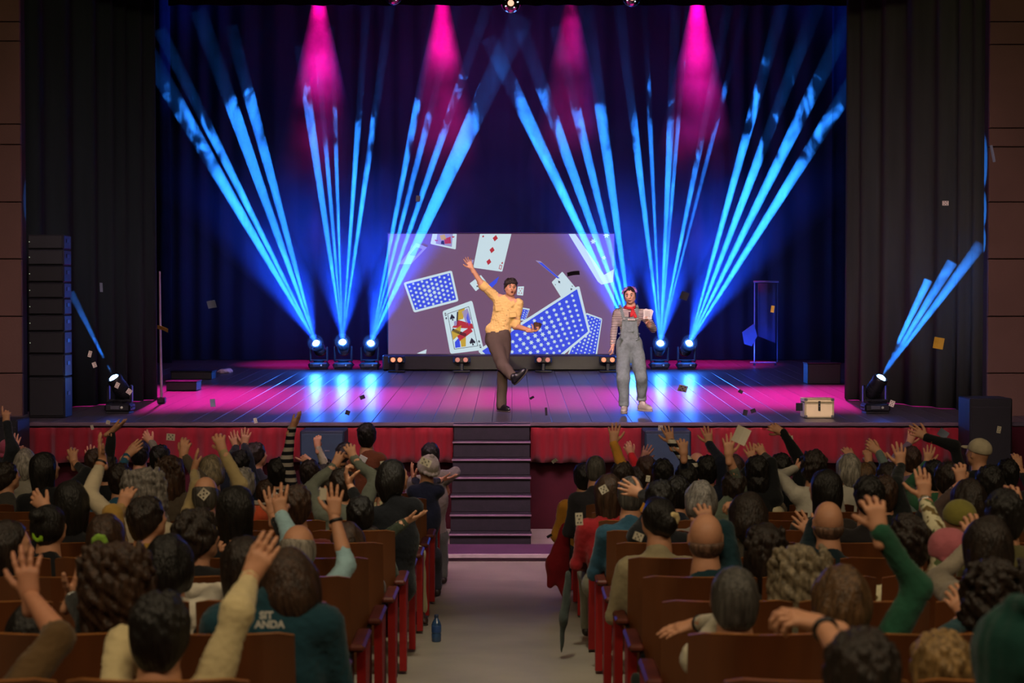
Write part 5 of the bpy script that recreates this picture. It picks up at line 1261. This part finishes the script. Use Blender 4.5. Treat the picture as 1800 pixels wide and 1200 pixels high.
for a, b_ in ((ElR, ShR), (ElL, ShL)):
    u = (b_ - a) / np.linalg.norm(b_ - a); c = a + u * .02; Fc = Field(.007)
    Fc.cap(c - u * .0, c + u * .035, .062, .064); Fc.ell(c - u * .045, (.048, .048, .048), .006, sub=True); q.add(Fc.mesh(disp=.002, freq=30, seed=1), 0)
sh = q.build('shirt', [m_shirt], man)
# collar, placket, pockets and buttons
RmC = Matrix(eul(180, 0, -5).tolist()); cc = Vector(Nk) + Vector((0, -.052, -.030))
for s in (-1, 1):
    b = MB(); b.add([cc + Vector((s * .012, -.050, .0)), cc + Vector((s * .064, -.01, .03)), cc + Vector((s * .075, -.035, -.02)), cc + Vector((s * .035, -.078, -.055)),
                     cc + Vector((s * .012, -.044, .0)), cc + Vector((s * .060, .0, .03)), cc + Vector((s * .07, -.028, -.02)), cc + Vector((s * .035, -.068, -.055))],
                    [(0, 1, 2, 3), (4, 7, 6, 5), (0, 4, 5, 1), (1, 5, 6, 2), (2, 6, 7, 3), (3, 7, 4, 0)]); b.build('collar', m_shirt, sh)
def on_front(c, dy=-.112): return Vector((c[0], Ch[1] + dy, c[2]))
for px, py in ((876, 541), (901, 552)):
    c = on_front(m_(px, py), -.104); MB().box(c, (.085, .012, .085), Matrix.Rotation(-.1, 3, 'Y'), ch=.005).build('pocket', m_shirt, sh); MB().box(c + Vector((0, -.006, .036)), (.09, .012, .03), Matrix.Rotation(-.1, 3, 'Y'), ch=.004).build('pocket_flap', m_shirt, sh)
b = MB()
for t in range(5): b.lathe([(.004, -.002), (.0055, 0), (.004, .002)], on_front(m_(893 - t * 2.3, 545 + t * 9), -.112), 8, Matrix.Rotation(math.pi / 2, 3, 'X'))
b.build('button', mat('button_horn', '7a6040', .3), sh)
m_trou = mat('brown_trousers', '55483f', .8, spec=.2, noise=.08, scale=9, bump=.3, bscale=25)
T = Field(.0078); T.ell(Pv, (.165, .115, .12)); T.cap(Pv + npy((-.06, 0, .07)), Pv + npy((.06, 0, .065)), .085, k=.04)
T.cap(HpR, KnR, .108, .082, .04); T.cap(KnR, AnR, .080, .068, .035); T.cap(HpL, KnL, .100, .074, .04); T.cap(KnL, AnL, .072, .066, .03)
q = Body(); q.add(T.mesh(disp=.005, freq=22, seed=18), 0); tr = q.build('trousers', [m_trou], man)
m_shoe = mat('black_shoe', '17161a', .35); m_sole = mat('shoe_sole', '3c3430', .7)
def shoe(parent, an, toe, up, mt, sole, lace=None, L=.27, low=.0):
    """an: ankle, toe: direction of the toe, up: direction out of the foot's instep"""
    M = basis(up, toe); F = Field(.006)
    F.ell((0, .03, -.045), (.042, .135, .045)); F.cap((0, -.045, -.03), (0, -.02, .02), .042, .046, .03); F.cap((0, .02, -.02), (0, .10, -.045), .036, .034, .03); F.half((0, 0, -.068), (0, 0, -1), .006)
    q = Body(); q.add(F.mesh(), 0, M, an); o = q.build('shoe', [mt], parent)
    F = Field(.006); F.ell((0, .03, -.074), (.048, .142, .03)); F.half((0, 0, -.086), (0, 0, -1), .004); F.half((0, 0, -.064), (0, 0, 1), .004)
    q = Body(); q.add(F.mesh(), 0, M, an); q.build('sole', [sole], o)
    if lace:
        b = MB(); Mm = Matrix(M.tolist())
        for k in range(4): b.tube([Vector(an) + Mm @ Vector(p) for p in ((-.024, .03 + k * .02, -.005 - k * .010), (0, .034 + k * .02, .008 - k * .009), (.024, .04 + k * .02, -.005 - k * .010))], .004, 5)
        b.build('lace', lace, o)
shoe(man, AnR + npy((.045, -.03, -.01)), (.52, -.28, .80), (-.65, -.40, .45), m_shoe, m_sole)
shoe(man, AnL + npy((.012, -.015, .0)), (.62, -.78, 0), (0, 0, 1), m_shoe, m_sole)
b = MB(); b.tube([Vector(Hd) + Vector((.06, -.045, -.05)), Vector(Hd) + Vector((.045, -.10, -.065))], [.002, .003], 6); b.build('head_microphone', m_blk, man)

def held_cards(name, label, c, R, back, n=6, sz=(.062, .088), fc=('card_face', 'd8d2c4')):
    """a small fan of playing cards; every card is its own part"""
    e = empty(name, label, 'playing cards', c)
    for k in range(n):
        a = (k - (n - 1) / 2) * .09; Rk = R @ Matrix.Rotation(a, 3, 'Y')
        b = MB(); b.box(Rk @ Vector((0, k * .0016, .03)), (sz[0], .0008, sz[1]), Rk); o = b.build('card', mat(fc[0], fc[1], .5), e)
        if k == 0:
            g_ = MB()
            for i in range(5):
                for j in range(7): g_.box(Rk @ Vector((-.024 + i * .012, -.0008, -.005 + j * .0115)), (.006, .0006, .006), Rk @ Matrix.Rotation(.78, 3, 'Y'))
            g_.build('back_pattern', back, o)
    return e
c = Vector(m_(944, 576, -.22) + org)
held_cards('hand_of_cards', 'small fan of dark patterned playing cards held by the man', c, Matrix.Rotation(.15, 3, 'Y') @ Matrix.Rotation(.25, 3, 'X'), mat('card_brown', '8a5a3a', .5), 6, (.085, .075), ('card_dark_brown', '3c2418'))

# ---- the woman: striped jumper, dungarees, red neckerchief
Yw = 20.7; orgw = npy((at(1110, 730, Yw).x, Yw, stage_z(Yw)))
def w_(px, py, dY=0): return fig(px, py, dY, Yw) - orgw
Hd = w_(1107, 519); Nk = w_(1107, 537, .03); Ch = w_(1106, 560, .04); Pv = w_(1106, 602, .04)
ShR, ElR, WrR = w_(1085, 550, .04), w_(1079, 580, .10), w_(1077, 606, .04)
ShL, ElL, WrL = w_(1129, 550, .04), w_(1148, 577, .0), w_(1139, 567, -.20)
HpR, KnR, AnR = w_(1096, 610, .04), w_(1095, 664, -.02), w_(1097, 716, .03)
HpL, KnL, AnL = w_(1117, 610, .04), w_(1127, 662, .0), w_(1128, 708, .14)
B = Body(); K = Field(.007); K.cap(Nk + npy((0, 0, .03)), Nk + npy((0, .01, -.06)), .047, .055); K.cap(WrR + (ElR - WrR) * .3, WrR, .028, .023); K.cap(WrL + (ElL - WrL) * .5, WrL, .032, .023); K.ell(Ch, (.11, .07, .14)); K.chain([Ch, ShR, ElR, WrR], [.05, .04, .03, .023]); K.chain([Ch, ShL, ElL, WrL], [.05, .04, .03, .023]); K.cap(Ch, Pv, .08); K.chain([Pv, HpR, KnR, AnR], [.08, .06, .045, .033]); K.chain([Pv, HpL, KnL, AnL], [.08, .06, .045, .033]); K.cap(AnR + npy((0, 0, .03)), AnR + npy((0, 0, -.02)), .035); K.cap(AnL + npy((0, 0, .05)), AnL + npy((0, 0, -.02)), .035)
B.add(K.mesh(), 0); R = eul(180 - 8, -6, 5); B.add(head_field(.0048, True, True).mesh(), 0, R * .96, Hd)
v, f = hand(.0038, spread=6, curl=(24, 28, 32, 38), thumb=(28, 20)); B.add((v * npy((-.92, .92, .92)), f), 0, basis((.05, -.1, -1), (-1, .2, 0)), WrR, flip=True)
v, f = hand(.0038, spread=6, curl=(45, 50, 55, 62), thumb=(30, 50)); B.add((v * .92, f), 0, basis((-.25, -.35, .8), (-.6, -.8, 0)), WrL)
wo = B.build('person', [m_skin2], None, orgw); tag(wo, 'woman in grey-green dungarees and striped jumper looking down at cards on stage', 'person')
face(wo, Hd, R, (.025, .030, .024), 'a04a44')
F = Field(.005); F.ell((0, -.018, .03), (.080, .097, .092)); F.ell((0, -.035, -.015), (.080, .075, .07), .03); F.half((0, .050, .02), (0, 1, -.6), .01); F.half((0, .02, -.03), (0, 1, -1.4), .01)
for s in (-1, 1): F.cap((s * .078, .012, .02), (s * .080, .008, -.05), .011, .006, .01)
q = Body(); q.add(F.mesh(disp=.002, freq=90, seed=2), 0, R * .96, Hd); hr = q.build('hair', [hairmat('dark')], wo)
rr = random.Random(9)
for k in range(11):     # rollers in the hair
    a = math.pi * (k + .5) / 11; c = Vector(Hd) + Matrix(R.tolist()) @ Vector((.088 * math.cos(a), .03 * math.sin(a * 2) - .005, .03 + .072 * math.sin(a)))
    Rk = Matrix(R.tolist()) @ Matrix.Rotation(rr.uniform(-.5, .5), 3, 'Y') @ Matrix.Rotation(math.pi / 2 + rr.uniform(-.4, .4), 3, 'X')
    MB().lathe([(.010, -.026), (.015, -.024), (.013, -.012), (.015, 0), (.013, .012), (.015, .024), (.010, .026)], c, 12, Rk).build('hair_roller', mat('roller_pink', 'c48ac0', .5) if k % 2 else mat('roller_lilac', '9a6cb8', .5), hr, smooth=True)
m_str = cloth('d8ccbc', 'finestripe')
S_ = Field(.007); S_.ell(Ch + npy((0, 0, .01)), (.150, .095, .17), .05); S_.cap(ShR + npy((.02, 0, -.01)), ShL + npy((-.02, 0, -.01)), .056, k=.05); S_.cap(Ch, Pv + npy((0, 0, .1)), .115, .12, .05, flat=((0, 1, 0), .75))
S_.cap(ShR, ElR, .056, .045, .03); S_.cap(ElR, WrR + (ElR - WrR) * .08, .045, .034, .02); S_.cap(ShL, ElL, .056, .050, .03); S_.cap(ElL, WrL + (ElL - WrL) * .42, .050, .052, .02)
q = Body(); q.add(S_.mesh(disp=.004, freq=28, seed=31), 0); q.build('striped_jumper', [m_str], wo)
m_den = mat('grey_green_denim', '7d8a86', .85, spec=.2, noise=.16, scale=30, bump=.4, bscale=60)
T = Field(.0075); T.ell(Pv, (.165, .118, .12)); T.cap(Pv + npy((0, 0, .02)), Pv + npy((0, -.01, .16)), .125, .122, .04, flat=((0, 1, 0), .85))
T.cap(HpR, KnR, .100, .084, .035); T.cap(KnR, AnR + npy((0, 0, .05)), .083, .064, .03); T.cap(HpL, KnL, .100, .080, .035); T.cap(KnL, AnL + npy((0, 0, .06)), .079, .062, .03)
q = Body(); q.add(T.mesh(disp=.006, freq=22, seed=41), 0)
dg = q.build('dungarees', [m_den], wo)
for a_ in (AnR + npy((0, 0, .05)), AnL + npy((0, 0, .06))):
    F = Field(.007); F.cap(a_ + npy((0, 0, -.02)), a_ + npy((0, 0, .01)), .068); F.half(a_ + npy((0, 0, -.03)), (0, 0, -1), .006); q = Body(); q.add(F.mesh(disp=.002, freq=30), 0); q.build('trouser_cuff', [m_den], dg)
def plate(name, pts, dy, thick, mt, parent, k=0):
    """curved panel lying on the chest: grid of (px,py) rows"""
    b = MB(); v = []; rows = len(pts); cols = len(pts[0])
    for r_ in pts:
        for (px, py) in r_:
            p = w_(px, py); u = (p[0] - Ch[0]) / .17; v.append((p[0], Ch[1] - dy + .06 * u * u, p[2]))
    n = len(v); v += [(x, y + thick, z) for x, y, z in v]; f = []
    for i in range(rows - 1):
        for j in range(cols - 1):
            a = i * cols + j; f += [(a, a + cols, a + cols + 1, a + 1), (a + n, a + 1 + n, a + cols + 1 + n, a + cols + n)]
    for j in range(cols - 1): a = (rows - 1) * cols + j; f += [(j, j + 1, j + 1 + n, j + n), (a, a + n, a + n + 1, a + 1)]
    for i in range(rows - 1): a = i * cols; f += [(a, a + n, a + cols + n, a + cols)]; a += cols - 1; f += [(a, a + cols, a + cols + n, a + n)]
    b.add(v, f); return b.build(name, mt, parent, smooth=False)
plate('bib', [[(1094.5 + i * 5.8, 557 + j * 7.4) for i in range(5)] if j == 0 else [(1093.5 - j * .5 + i * (6.3 + j * .25), 557 + j * 7.4) for i in range(5)] for j in range(6)], .118, .012, m_den, dg)
plate('bib_pocket', [[(1099 + i * 5, 569 + j * 7) for i in range(4)] for j in range(3)], .130, .010, m_den, dg)
for xa, xb in ((1090, 1096), (1119.5, 1119)):
    plate('strap', [[(xa - 2.6 + (xb - xa) * j / 4, 537.5 + j * 5.6), (xa + 2.6 + (xb - xa) * j / 4, 537.5 + j * 5.6)] for j in range(5)], .110, .012, m_den, dg)
    c = w_(xb, 560); MB().box((c[0], Ch[1] - .128, c[2]), (.035, .008, .028), ch=.003).build('buckle', m_metal, dg)
    b = MB(); b.tube([w_(xa, 539) + npy((0, -.08, 0)), w_(xa, 537) + npy((0, -.03, .01)), w_(xa, 538) + npy((0, .05, .0)), w_(xa, 548) + npy((0, .13, 0))], .012, 6); b.build('strap', m_den, dg)
c = w_(1109, 561.5); MB().box((c[0], Ch[1] - .133, c[2]), (.095, .008, .022), ch=.003).build('name_patch', mat('patch_cream', 'd8d0c0', .7), dg)
b = MB()
for k, (x, hgt) in enumerate(((-.03, .012), (-.015, .009), (.0, .012), (.014, .009), (.028, .012))): b.box((c[0] + x, Ch[1] - .139, c[2]), (.006, .003, hgt))
b.build('stitched_mark', m_blk, dg)
c = w_(1105.5, 553); MB().tube([(c[0], Ch[1] - .13, c[2] - .035), (c[0], Ch[1] - .13, c[2] + .035)], .009, 8).build('pen', mat('pen_plum', '4a1c3c', .4), wo)
for s in (-1, 1):
    MB().box(Vector(Pv) + Vector((s * .105, -.098, .045)), (.085, .012, .012), Matrix.Rotation(s * -.5, 3, 'Y'), ch=.004).build('hip_pocket', m_den, dg)
b = MB(); pts = [Vector(Pv) + Vector((.135 * math.cos(a * 6.283 / 20), .004 + .112 * math.sin(a * 6.283 / 20), .115)) for a in range(21)]; b.tube(pts, .011, 6); b.build('waistband', m_den, dg)
F = Field(.006); c0 = Nk + npy((0, -.02, -.02))
for a in range(10):
    t = a / 10 * 6.283; t2 = (a + 1) / 10 * 6.283; F.cap(c0 + npy((.062 * math.cos(t), .055 * math.sin(t), .012 * math.sin(t))), c0 + npy((.062 * math.cos(t2), .055 * math.sin(t2), .012 * math.sin(t2))), .017, k=.01)
kn = c0 + npy((.03, -.065, -.02)); F.ell(kn, (.020, .016, .018), .01); F.cap(kn, kn + npy((-.02, -.012, -.09)), .012, .022, .01, flat=((0, 1, 0), .45)); F.cap(kn, kn + npy((.035, -.012, -.10)), .012, .024, .01, flat=((0, 1, 0), .45))
q = Body(); q.add(F.mesh(disp=.0015, freq=60), 0); q.build('neckerchief', [mat('red_neckerchief', 'c41d22', .7, noise=.2, scale=60)], wo)
m_snk = mat('white_canvas', 'b4aa9c', .7); m_snks = mat('white_rubber', 'a8a092', .5)
shoe(wo, AnR + npy((0, -.02, .01)), (-.15, -1, 0), (0, 0, 1), m_snk, m_snks, mat('lace_cream', 'f0e8d8', .7)); shoe(wo, AnL + npy((.02, -.03, -.02)), (.62, -.75, 0), (0, 0, 1), m_snk, m_snks, mat('lace_cream', 'f0e8d8', .7))
c = Vector(w_(1138.5, 556, -.28) + orgw)
held_cards('hand_of_cards', 'cards with a dotted cream back held up by the woman', c, Matrix.Rotation(.12, 3, 'Y'), mat('card_pattern_dark', '4a2a26', .6), 5, (.105, .12))

# ------------------------------------------------------------------ cards in the air and small things
m_cf = mat('card_paper', 'cfc6b0', .55, noise=.04); m_cbk = mat('card_back_dark', '1c1a22', .5); m_cy2 = mat('card_yellow', 'b08a1c', .6); m_ink = mat('card_ink', '2a2626', .6); m_cblue = mat('card_greyblue', '6a7484', .5)
def flying(px, py, Y, wpx, hpx, ang, tilt, label, dark=0, pips=True):
    s = Y / F_PX; c = at(px, py, Y); R = Matrix.Rotation(math.radians(ang), 3, 'Y') @ Matrix.Rotation(math.radians(tilt), 3, 'X')
    w_s, h_s = wpx * s, hpx * s / max(.25, math.cos(math.radians(tilt)))
    b = MB(); n = 5; v = []
    for j in range(2):
        for i in range(n):
            u = i / (n - 1) - .5; v.append(Vector((u * w_s, .06 * w_s * math.cos(u * 3) , (j - .5) * h_s)))
    v = [R @ p for p in v] + [R @ (p + Vector((0, .0012, 0))) for p in v]
    m = 2 * n; f = []
    for i in range(n - 1): f += [(i, i + 1, i + n + 1, i + n), (i + m, i + n + m, i + n + 1 + m, i + 1 + m), (i, i + m, i + m + 1, i + 1), (i + n, i + n + 1, i + n + 1 + m, i + n + m)]
    f += [(0, n, n + m, m), (n - 1, n - 1 + m, 2 * n - 1 + m, 2 * n - 1)]
    b.add(v, f); o = b.build('playing_card', (m_cf, m_cbk, m_cy2, m_cblue)[dark], None, loc=c); tag(o, label, 'card')
    if pips and dark == 0:
        g_ = MB()
        for x, z in ((-.22, .28), (.22, .28), (0, 0), (-.22, -.28), (.22, -.28)): g_.box(R @ Vector((x * w_s, .03 * w_s - .003, z * h_s)), (.15 * w_s, .002, .13 * h_s), R @ Matrix.Rotation(.78, 3, 'Y'))
        g_.build('pips', m_ink, o)
FL = [
 (1303, 765, 10.5, 26, 30, 25, 0, 'large blurred cream card in the air above the grey-green sleeve', 0, False), (735, 349, 19.5, 8, 11, 5, 0, 'small dark card high over the screen edge', 1),
 (1008, 481, 16, 22, 7, -8, 50, 'dark blurred card in front of the screen, right half', 1), (1203, 520, 17, 14, 14, 20, 20, 'dark spotted card right of the woman', 1),
 (372, 535, 16, 15, 13, -10, 30, 'pale grey card in front of the dark left wing', 3), (286, 578, 17, 20, 7, 20, 55, 'yellowish card edge by the left curtain pole', 2), (178, 505, 17, 5, 16, 3, 20, 'thin grey-blue card high before the left curtain', 3),
 (158, 622, 18, 6, 11, 15, 0, 'tiny pale card above the left front lamp, upper one', 0), (166, 641, 18, 7, 9, -20, 0, 'tiny pale card above the left front lamp, lower one', 0), (206, 677, 18.5, 7, 10, 25, 0, 'pale card crossing the left front lamp', 0), (227, 688, 18.5, 9, 9, 35, 0, 'pale card at the right edge of the left front lamp', 0),
 (374, 708, 18, 9, 14, -5, 0, 'dark grey card over the magenta floor at left', 3), (300, 768, 14, 15, 12, 5, 0, 'white printed card before the red valance at left', 0), (190, 742, 15, 7, 7, 10, 0, 'small white card at the left stage edge', 0), (162, 751, 15, 5, 8, -15, 0, 'tiny white card left of the bent black-sleeved hand', 0),
 (449, 739, 17, 6, 9, -12, 0, 'small pale card at the stage edge left of centre', 0), (611, 725, 18, 8, 8, 20, 0, 'small dark card on the stage edge above the child', 1), (637, 698, 18, 9, 7, -20, 0, 'dark card over the blue floor reflections', 1),
 (674, 818, 12, 10, 16, -8, 0, 'white card beside the child in brown', 0), (748, 812, 9.5, 20, 13, 25, 0, 'cream blurred card over the grey knitted hat', 0), (568, 868, 7.5, 12, 21, 3, 0, 'plain cream card before the two-finger wave', 0, False),
 (358, 868, 9.4, 16, 18, 40, 0, 'white card lying on the balding head', 0), (935, 699, 18, 8, 4, -30, 30, 'sliver of dark card on the pink floor at centre', 1), (960, 723, 18, 4, 14, -3, 0, 'thin black card standing at the centre stage edge', 1),
 (1161, 752, 15, 8, 9, 3, 0, 'white card before the red valance right of the stairs', 0), (1139, 841, 11, 7, 11, 8, 0, 'small white card beside the red sleeve', 0), (1061, 860, 10, 14, 14, -30, 0, 'white card caught in long brown hair', 0), (1122, 943, 8, 17, 14, 22, 0, 'pale card on the shoulder of the beige jacket', 0),
 (1310, 725, 18, 8, 10, 12, 0, 'black card on the right stage edge, left one', 1), (1324, 722, 18, 9, 7, -20, 0, 'black card on the right stage edge, right one', 1), (1405, 715, 17, 12, 14, 0, 0, 'dark blurred card at the case corner', 1), (1388, 774, 14, 13, 16, -8, 0, 'white card against the curved leather sleeve', 0),
 (1658, 762, 14, 18, 14, 35, 0, 'grey-cream card before the red valance at right', 3), (1756, 755, 14, 7, 12, 10, 0, 'white card in the dark right corner', 0), (1650, 603, 17, 18, 20, 10, 0, 'yellow card before the dark right curtain', 2), (1662, 357, 19, 11, 8, 0, 0, 'small pale card high at the right curtain', 0),
 (1745, 270, 19, 5, 30, -12, 0, 'slim blue-grey card high by the right wall', 3), (1358, 543, 18, 6, 12, 8, 0, 'small yellow card in front of the costume rack', 2), (1568, 709, 18.5, 9, 11, 20, 0, 'pale card right of the large front lamp', 0), (1200, 683, 18, 16, 12, 12, 40, 'pale spotted card low over the pink floor', 0),
 (947, 576, 19.8, 2, 2, 0, 0, 'x', 1), (975, 810, 15, 10, 6, -35, 30, 'white card tumbling beside the stairs', 0), (966, 942, 12, 10, 5, -30, 40, 'dark card over the purple platform', 1), (1018, 912, 9.5, 13, 22, -3, 0, 'white patterned card by the ochre jacket', 0),
 (1302, 688, 19, 8, 6, 30, 0, 'dark card over the pink floor at right', 1), (268, 962, 5.4, 1, 1, 0, 0, 'x', 0),
]
for a in FL:
    if a[7] != 'x': flying(*a)
F = Field(.012); F.ell((0, 0, .02), (.11, .08, .045)); F.ell((.08, .01, .02), (.06, .05, .05), .03); F.ell((-.07, -.01, .01), (.07, .05, .03), .03)
q = Body(); q.add(F.mesh(disp=.008, freq=40)); Y = 27.9; p = at(395, 655, Y); o = q.build('crumpled_cloth', [cloth('b8a8c0')], None, (p.x, Y, stage_z(Y) + .01)); tag(o, 'small crumpled pale cloth lying on the stage floor at left', 'cloth')
# bottle, bags and coats along the aisle
Y = 11.9; p = at(767, 1050, Y); fz = floor_z(Y); e = empty('water_bottle', 'blue plastic water bottle standing on the aisle floor by the left seats', 'bottle', (p.x, Y, fz))
mb = mat('bottle_blue', '3a5a86', .15, spec=.7); mb.node_tree.nodes['Principled BSDF'].inputs['Transmission Weight'].default_value = .35
MB().lathe([(.030, 0), (.036, .008), (.036, .06), (.033, .065), (.036, .07), (.036, .13), (.030, .15), (.015, .175), (.013, .185)], n=20).build('body', mb, e, smooth=True)
MB().lathe([(.016, .183), (.016, .202), (.013, .205)], n=16).build('cap', mat('cap_dark', '22304a', .4), e); MB().lathe([(.0368, .072), (.0372, .075), (.0372, .122), (.0368, .125)], n=20).build('label_band', mat('band_blue', '27467c', .4), e, smooth=True)
F = Field(.013); F.cap((0, 0, .12), (0, 0, .36), .12, .09, .05); F.ell((0, 0, .10), (.13, .15, .12), .05); F.cap((-.03, 0, .4), (.02, .0, .47), .05, .03, .05)
q = Body(); q.add(F.mesh(disp=.008, freq=16)); Y = 7.3; p = at(690, 1120, Y); o = q.build('dark_bag', [cloth('22262a')], None, (-.60, 7.05, floor_z(7.05))); tag(o, 'dark soft bag hanging at the aisle end of the left seats', 'bag')
F = Field(.012); F.cap((0, 0, .05), (.0, 0, .50), .10, .045, .04, flat=((1, 0, 0), .5)); F.cap((0, .05, .03), (.0, .12, .30), .06, .04, .04, flat=((1, 0, 0), .5))
q = Body(); q.add(F.mesh(disp=.01, freq=20)); o = q.build('dark_coat', [cloth('1a2320')], None, (.55, 7.05, floor_z(7.05) + .02)); tag(o, 'dark green-black coat hanging down the aisle side of the right seats', 'coat')
F = Field(.011); F.cap((0, 0, .55), (-.03, 0, .25), .035, .055, .03, flat=((1, 0, 0), .6)); F.cap((-.03, 0, .25), (-.05, 0, .02), .05, .012, .03, flat=((1, 0, 0), .6))
q = Body(); q.add(F.mesh(disp=.006, freq=30)); p = at(1000, 990, 11.0); o = q.build('scarf', [cloth('3c4440', 'knit')], None, (p.x, 11.05, floor_z(11.05) + .04)); tag(o, 'grey-green scarf trailing from the right aisle seat', 'scarf')
F = Field(.012); F.cap((0, 0, .62), (-.06, 0, .30), .04, .10, .04, flat=((0, 1, 0), .5)); F.cap((-.06, 0, .30), (-.13, 0, .12), .09, .03, .04, flat=((0, 1, 0), .5)); F.cap((-.06, 0, .30), (.0, 0, .02), .08, .03, .04, flat=((0, 1, 0), .5))
q = Body(); q.add(F.mesh(disp=.008, freq=22)); p = at(994, 950, 13.6); o = q.build('red_coat', [cloth('7c141e')], None, (p.x, 13.6, floor_z(13.6) + .12)); tag(o, 'dark red coat draped over the aisle end of a front right seat', 'coat')
F = Field(.012); F.cap((0, 0, .42), (.02, -.02, .10), .075, .055, .04); q = Body(); q.add(F.mesh(disp=.004, freq=20), 0); S2 = Field(.009); S2.cap((.02, -.06, .04), (.02, .12, .025), .04, .035); S2.half((0, 0, .005), (0, 0, -1), .01); q.add(S2.mesh(), 1)
# pink hat hooked on a seat, white lettering on the teal shirt
F = Field(.008); F.ell((0, 0, 0), (.10, .08, .095)); F.half((0, 0, -.045), (0, 0, -1), .01); F.ell((.03, -.04, -.05), (.09, .07, .012), .01)
q = Body(); q.add(F.mesh(disp=.002, freq=40)); Yp = row_y(3) - .12; p = at(1668, 962, Yp); o = q.build('pink_hat', [cloth('b0626a')], None, p); tag(o, 'rose pink soft hat resting on the back of an empty seat', 'hat')
def text(body, size, loc, mt, name, parent=None):
    cu = D.curves.new('lettering', 'FONT'); cu.body = body; cu.size = size; cu.extrude = .0015; cu.align_x = 'CENTER'; cu.offset = .0015
    t = D.objects.new('tmp', cu); C.objects.link(t); bpy.context.view_layer.update()
    me = D.meshes.new_from_object(t.evaluated_get(bpy.context.evaluated_depsgraph_get())); D.objects.remove(t)
    for v in me.vertices: v.co = Vector((v.co.x, 0, v.co.y)) + Vector((0, v.co.z, 0))
    me.materials.clear(); me.materials.append(mt); o = D.objects.new(name, me); C.objects.link(o); o.location = loc
    if parent: o.parent = parent
    return o
tp = [o for o in PEOPLE if 'teal shirt with white lettering' in o['label']][0]
for tx, px, py in (('SIT', 468, 1087), ('ANDA', 474, 1103)):
    Yt = 5.575; p = at(px, py, Yt) - tp.location; text(tx, .036, p, mat('white_print', 'c8c6bc', .7), 'lettering', tp)

ch = [o for o in PEOPLE if 'brown jacket with a white patch' in o['label']][0]
p = at(641, 803, 14.8) - ch.location; MB().box(p + Vector((0, -.175, 0)), (.075, .012, .055), Matrix.Rotation(.5, 3, 'Y'), ch=.004).build('white_patch', mat('patch_white', 'cfd0cc', .7), ch)

ao = npy(AISLE.location); F = Field(.012); kn = npy(at(731, 975, 12.75)) - ao; an = npy(at(738, 1070, 12.95)) - ao
F.chain([npy((.02, .1, .52)), kn, an], [.10, .075, .058], .04)
q = Body(); q.add(F.mesh(disp=.005, freq=20)); q.build('trouser_leg', [cloth('bdb18c')], AISLE)
shoe(AISLE, an + npy((0, -.02, -.03)), (.35, -1, 0), (0, 0, 1), mat('brown_shoe', '3a241a', .5), m_sole)
